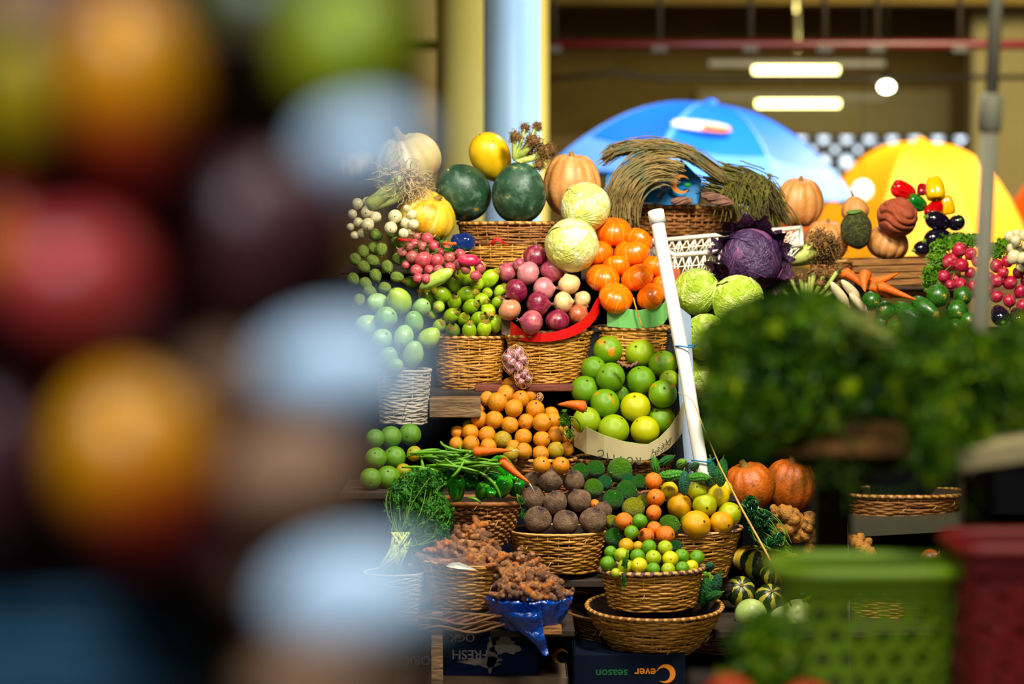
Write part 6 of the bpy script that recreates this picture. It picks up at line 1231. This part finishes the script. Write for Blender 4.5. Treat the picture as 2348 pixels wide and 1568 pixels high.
# steel pole
o = P(2262, 830, 4.2); pl = empty('steel_pole', (P(2240, 830, 4.2).x, 4.2, 0), 'slim grey-beige steel pole with a coupling rising past the top edge', 'pole'); bz = Vector((P(2240, 830, 4.2).x, 4.2, 0))
top, mid, low = P(2287, -60, 4.2), P(2272, 250, 4.2), P(2243, 850, 4.2); dirv = (low - mid).normalized(); foot = low + dirv * (low.z / -dirv.z)
g = G(); g.tube([foot - bz, low - bz, mid - bz], 20 / S(4.2), 20); link('lower_tube', g.mesh('lower_tube', [M['metal_y']]), pl)
g = G(); g.tube([mid - bz, top - bz, top + (top - mid) * 3 - bz], 15 / S(4.2), 20); link('upper_tube', g.mesh('upper_tube', [M['metal_y']]), pl)
g = G(); m1, m2 = P(2274, 215, 4.2), P(2268, 305, 4.2); g.tube([m1 - bz, m1 + (m2 - m1) * .05 - bz, m2 - (m2 - m1) * .1 - bz, m2 - bz], [19 / S(4.2), 27 / S(4.2), 27 / S(4.2), 21 / S(4.2)], 20); link('coupling', g.mesh('coupling', [M['metal_y']]), pl)
# near counter (just below the frame) and the plastic baskets on it
cz = P(2000, 1640, 3.28).z
cx0, cx1 = P(1600, 1600, 3.4).x, P(2900, 1600, 3.4).x
g = G(); g.box((0, 0, 0), (cx1 - cx0, .62, .03), bev=.004); ct = link('side_counter', g.mesh('counter', [M['wood_d']], False), None, ((cx0 + cx1) / 2, 3.30, cz - .015)); tag(ct, 'dark wooden counter under the plastic baskets', 'counter')
for sx in (-1, 1):
    for sy in (-1, 1): boxobj('leg', (sx * ((cx1 - cx0) / 2 - .04), sy * .26, -cz / 2), (.05, .05, cz - .03), 'wood_d', ct)
def pbasket(px, yt, hw, Y, mat, label, depthr, nu, nv, hole, rimh=34, taper=.86, sq=3.5, name='plastic_basket', skew=0):
    c = P(px, yt, Y); a = hw / S(Y); h = c.z - cz - .002; o = empty(name, (c.x, Y, cz + .002), label, 'basket', rot=(0, 0, skew))
    def rim(u, f): # superellipse
        t = u * 2 * PI; cx, sy = math.cos(t), math.sin(t); k = (abs(cx) ** sq + abs(sy) ** sq) ** (-1 / sq); q = taper + (1 - taper) * f; return (a * k * cx * q, a * depthr * k * sy * q, h * f)
    me = perforated(lambda u, v: rim(u, .06 + .78 * v), nu, nv, hole, mat, .003, 'perforated_wall', stagger=True); solid(link('perforated_wall', me, o), .004)
    g = G()
    for bn_, f0, f1 in (('base_band', 0, .062), ('upper_band', .835, 1.0)):
        g = G(); X = np.array([[rim(u / 96, f0 + (f1 - f0) * j / 3) for j in range(4)] for u in range(96)]); g.grid(X, wrapu=True); solid(link(bn_, g.mesh(bn_, [M[mat]]), o), .004)
    g = G(); X = np.array([rim(u / 96, 1.0) for u in range(97)]); X[:, :2] *= 1.045; 
    g.tube(X, .011, 8); link('rim', g.mesh('rim', [M[mat]]), o)
    g = G(); X = np.array([rim(u / 96, .01) for u in range(96)]); g.add(X, [list(range(96))]); link('bottom', g.mesh('bottom', [M[mat]]), o)
    return o
pbasket(1985, 1300, 205, 3.28, 'gplastic', 'blurred green plastic basket with round holes', .66, 22, 5, .76)
pbasket(2440, 1245, 250, 3.26, 'maroon', 'blurred maroon plastic crate at the right edge', .55, 26, 4, .6, sq=7, name='plastic_crate', taper=.94)
bunch('herb_bunch', 'blurred dark herb bunch left of the green plastic basket', [(1760, 1490, 3.2, 78, 80, .06), (1745, 1560, 3.18, 80, 70, .06)], 900, .0155, 'parsley_d', 31, P(1770, 1630, 3.2), stems=60, srad=.002, sp=(.03, .03))
one('tamarillo', 'tomato', 1672, 1600, 60, 3.05, 'blurred orange-red tomato at the bottom edge under the herbs', 'tomato', (0, .2, 1), (214, 66, 14), squash=(1.15, 1, .85))
one('tamarillo', 'tomato', 1850, 1612, 60, 3.05, 'blurred orange-red tomato at the bottom edge by the green basket', 'tomato', (0, .2, 1), (206, 60, 16), squash=(1.3, 1, .85))

# ================================================================== strongly blurred near left stack
NZ = P(0, 1640, 1.1).z
nx0, nx1 = P(-700, 0, 1.1).x, P(905, 0, 1.1).x
g = G(); g.box((0, 0, 0), (nx1 - nx0, .5, .02), bev=.003); nc = link('near_counter', g.mesh('counter', [M['wood_d']], False), None, ((nx0 + nx1) / 2, 1.14, NZ - .012)); tag(nc, 'near dark counter under the blurred fruit stack', 'counter')
for sx in (-1, 1):
    for sy in (-1, 1): boxobj('leg', (sx * ((nx1 - nx0) / 2 - .03), sy * .2, -NZ / 2), (.03, .03, NZ - .02), 'wood_d', nc)
o = P(100, 1640, 1.08); bcx = empty('blue_crate', o, 'blurred teal plastic crate at the bottom left corner', 'crate')
for k in range(3): tb('slat', -500, 420, 1390 + 84 * k, 1460 + 84 * k, 1.06, .008, 'bcrate', bcx, o)
for x in (-500, 400): tb('corner_post', x, x + 22, 1385, 1638, 1.068, .02, 'bcrate', bcx, o)
tb('end_panel', 412, 420, 1390, 1638, 1.08, .16, 'bcrate', bcx, o)
# tiered dark rack behind the fruit
o = P(300, 1640, 1.22); rk = empty('fruit_rack', o, 'dark brown tiered rack holding the near blurred fruit', 'rack')
tb('back_board', -500, 760, -900, 1508, 1.24, .012, 'plum', rk, o)
for y, x1 in ((985, 800), (515, 740), (60, 660)): tb('shelf', -500, x1, y, y + 26, 1.10, .14, 'plum', rk, o)
tb('side_post', 700, 765, -900, 1508, 1.215, .02, 'potato', rk, o)
def near(kind, name, px, py, rx, ry, Y, label, cat, color=None, axis=(0, -.1, 1), rz=1.0, mesh=None):
    s = S(Y); r = rx / s
    if mesh is None: me = K[kind][0][0]
    else: me = mesh
    ob = link(name, me, None, P(px, py, Y), qdir(axis, 0), (r, r * rz, ry / s), lin(color) if color else None)
    if kind and kind in K:
        for pn, pm, pl_ in K[kind][1]: link(pn, pm, ob, pl_)
    return tag(ob, label, cat)
mm = m_ovoid(.98, .9, 1.0, M['nearmango'], .06, 2, .03, name='mango'); ma = m_pump(5, .02, .95, M['apple'], .2, 0, 3, 40, 24); mp = m_ovoid(1, 1, 1, M['plum'], 0, 3, .03, name='plum'); mf = m_ovoid(1, 1, 1, M['foam'], 0, 3, .03, name='wrapped_fruit', nu=40, nv=28); mk = m_ovoid(1, 1, 1, M['potato'], 0, 3, .04, name='brown_fruit'); mo_ = m_ovoid(1, 1, 1, M['oil'], 0, 3, .04, name='green_fruit')
Y = 1.06
near(None, 'mango', 300, 210, 165, 225, Y, 'blurred golden-brown mango in the upper near row', 'mango', None, (.1, 0, -1), mesh=mm)
near(None, 'mango', 310, 1075, 195, 225, 1.03, 'blurred golden mango with a red cheek in the lower near row', 'mango', None, (.35, -.2, -1), mesh=mm)
near(None, 'mango', 40, 560, 120, 130, 1.10, 'blurred orange fruit at the left edge behind the rosy apple', 'fruit', None, (.1, 0, 1), mesh=mm)
near(None, 'apple', 165, 650, 180, 170, 1.04, 'blurred rosy pink apple in the near left stack', 'apple', None, (0, -.3, 1), mesh=ma)
near(None, 'plum', -20, 1090, 115, 200, 1.05, 'blurred purple fruit at the left edge', 'plum', None, mesh=mp)
near(None, 'plum', 560, 560, 190, 210, 1.12, 'large dark blurred fruit in the middle of the near stack', 'fruit', None, mesh=mp)
near(None, 'plum', 145, 190, 70, 190, 1.10, 'narrow dark brown blurred fruit beside the golden mango', 'fruit', None, mesh=mp)
near(None, 'plum', 700, 560, 120, 190, 1.14, 'dark blurred fruit at the inner edge of the near stack', 'fruit', None, mesh=mp)
near(None, 'wrapped_fruit', 840, 345, 140, 95, .98, 'uppermost pale wrapped fruit at the right of the near stack', 'fruit', None, mesh=mf)
near(None, 'wrapped_fruit', 790, 850, 190, 108, .93, 'pale blue-white wrapped fruit in the middle of the near stack', 'fruit', None, mesh=mf)
near(None, 'wrapped_fruit', 820, 1375, 200, 120, .93, 'lowest pale blue-white wrapped fruit of the near stack', 'fruit', None, mesh=mf)
near(None, 'brown_fruit', 610, 1330, 110, 100, 1.10, 'greyish wrapped fruit behind the lowest pale one', 'fruit', None, mesh=mk)
near(None, 'brown_fruit', 670, 1105, 165, 140, 1.08, 'brown blurred fruit between the two pale wrapped ones', 'fruit', None, mesh=mk)
near(None, 'brown_fruit', 520, 880, 110, 120, 1.12, 'mauve-grey blurred fruit left of the middle pale one', 'fruit', None, mesh=mk)
near(None, 'brown_fruit', 720, 1560, 170, 100, 1.08, 'brown blurred fruit at the bottom edge', 'fruit', None, mesh=mk)
near(None, 'plum', 330, 760, 150, 120, 1.14, 'dark blurred fruit behind the apple and the lower mango', 'fruit', None, mesh=mp)
near(None, 'plum', 420, 1300, 170, 110, 1.12, 'dark red blurred fruit under the golden mango', 'fruit', None, mesh=mp)
near(None, 'green_fruit', 600, 60, 190, 200, 1.16, 'dark olive blurred fruit in the top near row', 'fruit', (58, 66, 8), mesh=mo_)
near(None, 'green_fruit', 800, 120, 150, 170, 1.05, 'bright yellow-green blurred fruit at the top of the near stack', 'fruit', (150, 164, 40), mesh=mo_)
near(None, 'green_fruit', 40, 230, 90, 160, 1.06, 'yellow-olive blurred fruit at the upper left edge', 'fruit', (170, 150, 20), mesh=mo_)
near(None, 'brown_fruit', 60, 20, 140, 90, 1.12, 'grey-brown blurred fruit in the top left corner', 'fruit', None, mesh=mk)

# lettering curves become plain meshes
dg = bpy.context.evaluated_depsgraph_get()
for o_ in [x for x in bpy.data.objects if x.type == 'FONT']:
    me_ = bpy.data.meshes.new_from_object(o_.evaluated_get(dg)); n_ = o_.name; p_, l_, r_ = o_.parent, o_.location.copy(), o_.rotation_euler.copy()
    bpy.data.objects.remove(o_); link(n_, me_, p_, l_, r_)
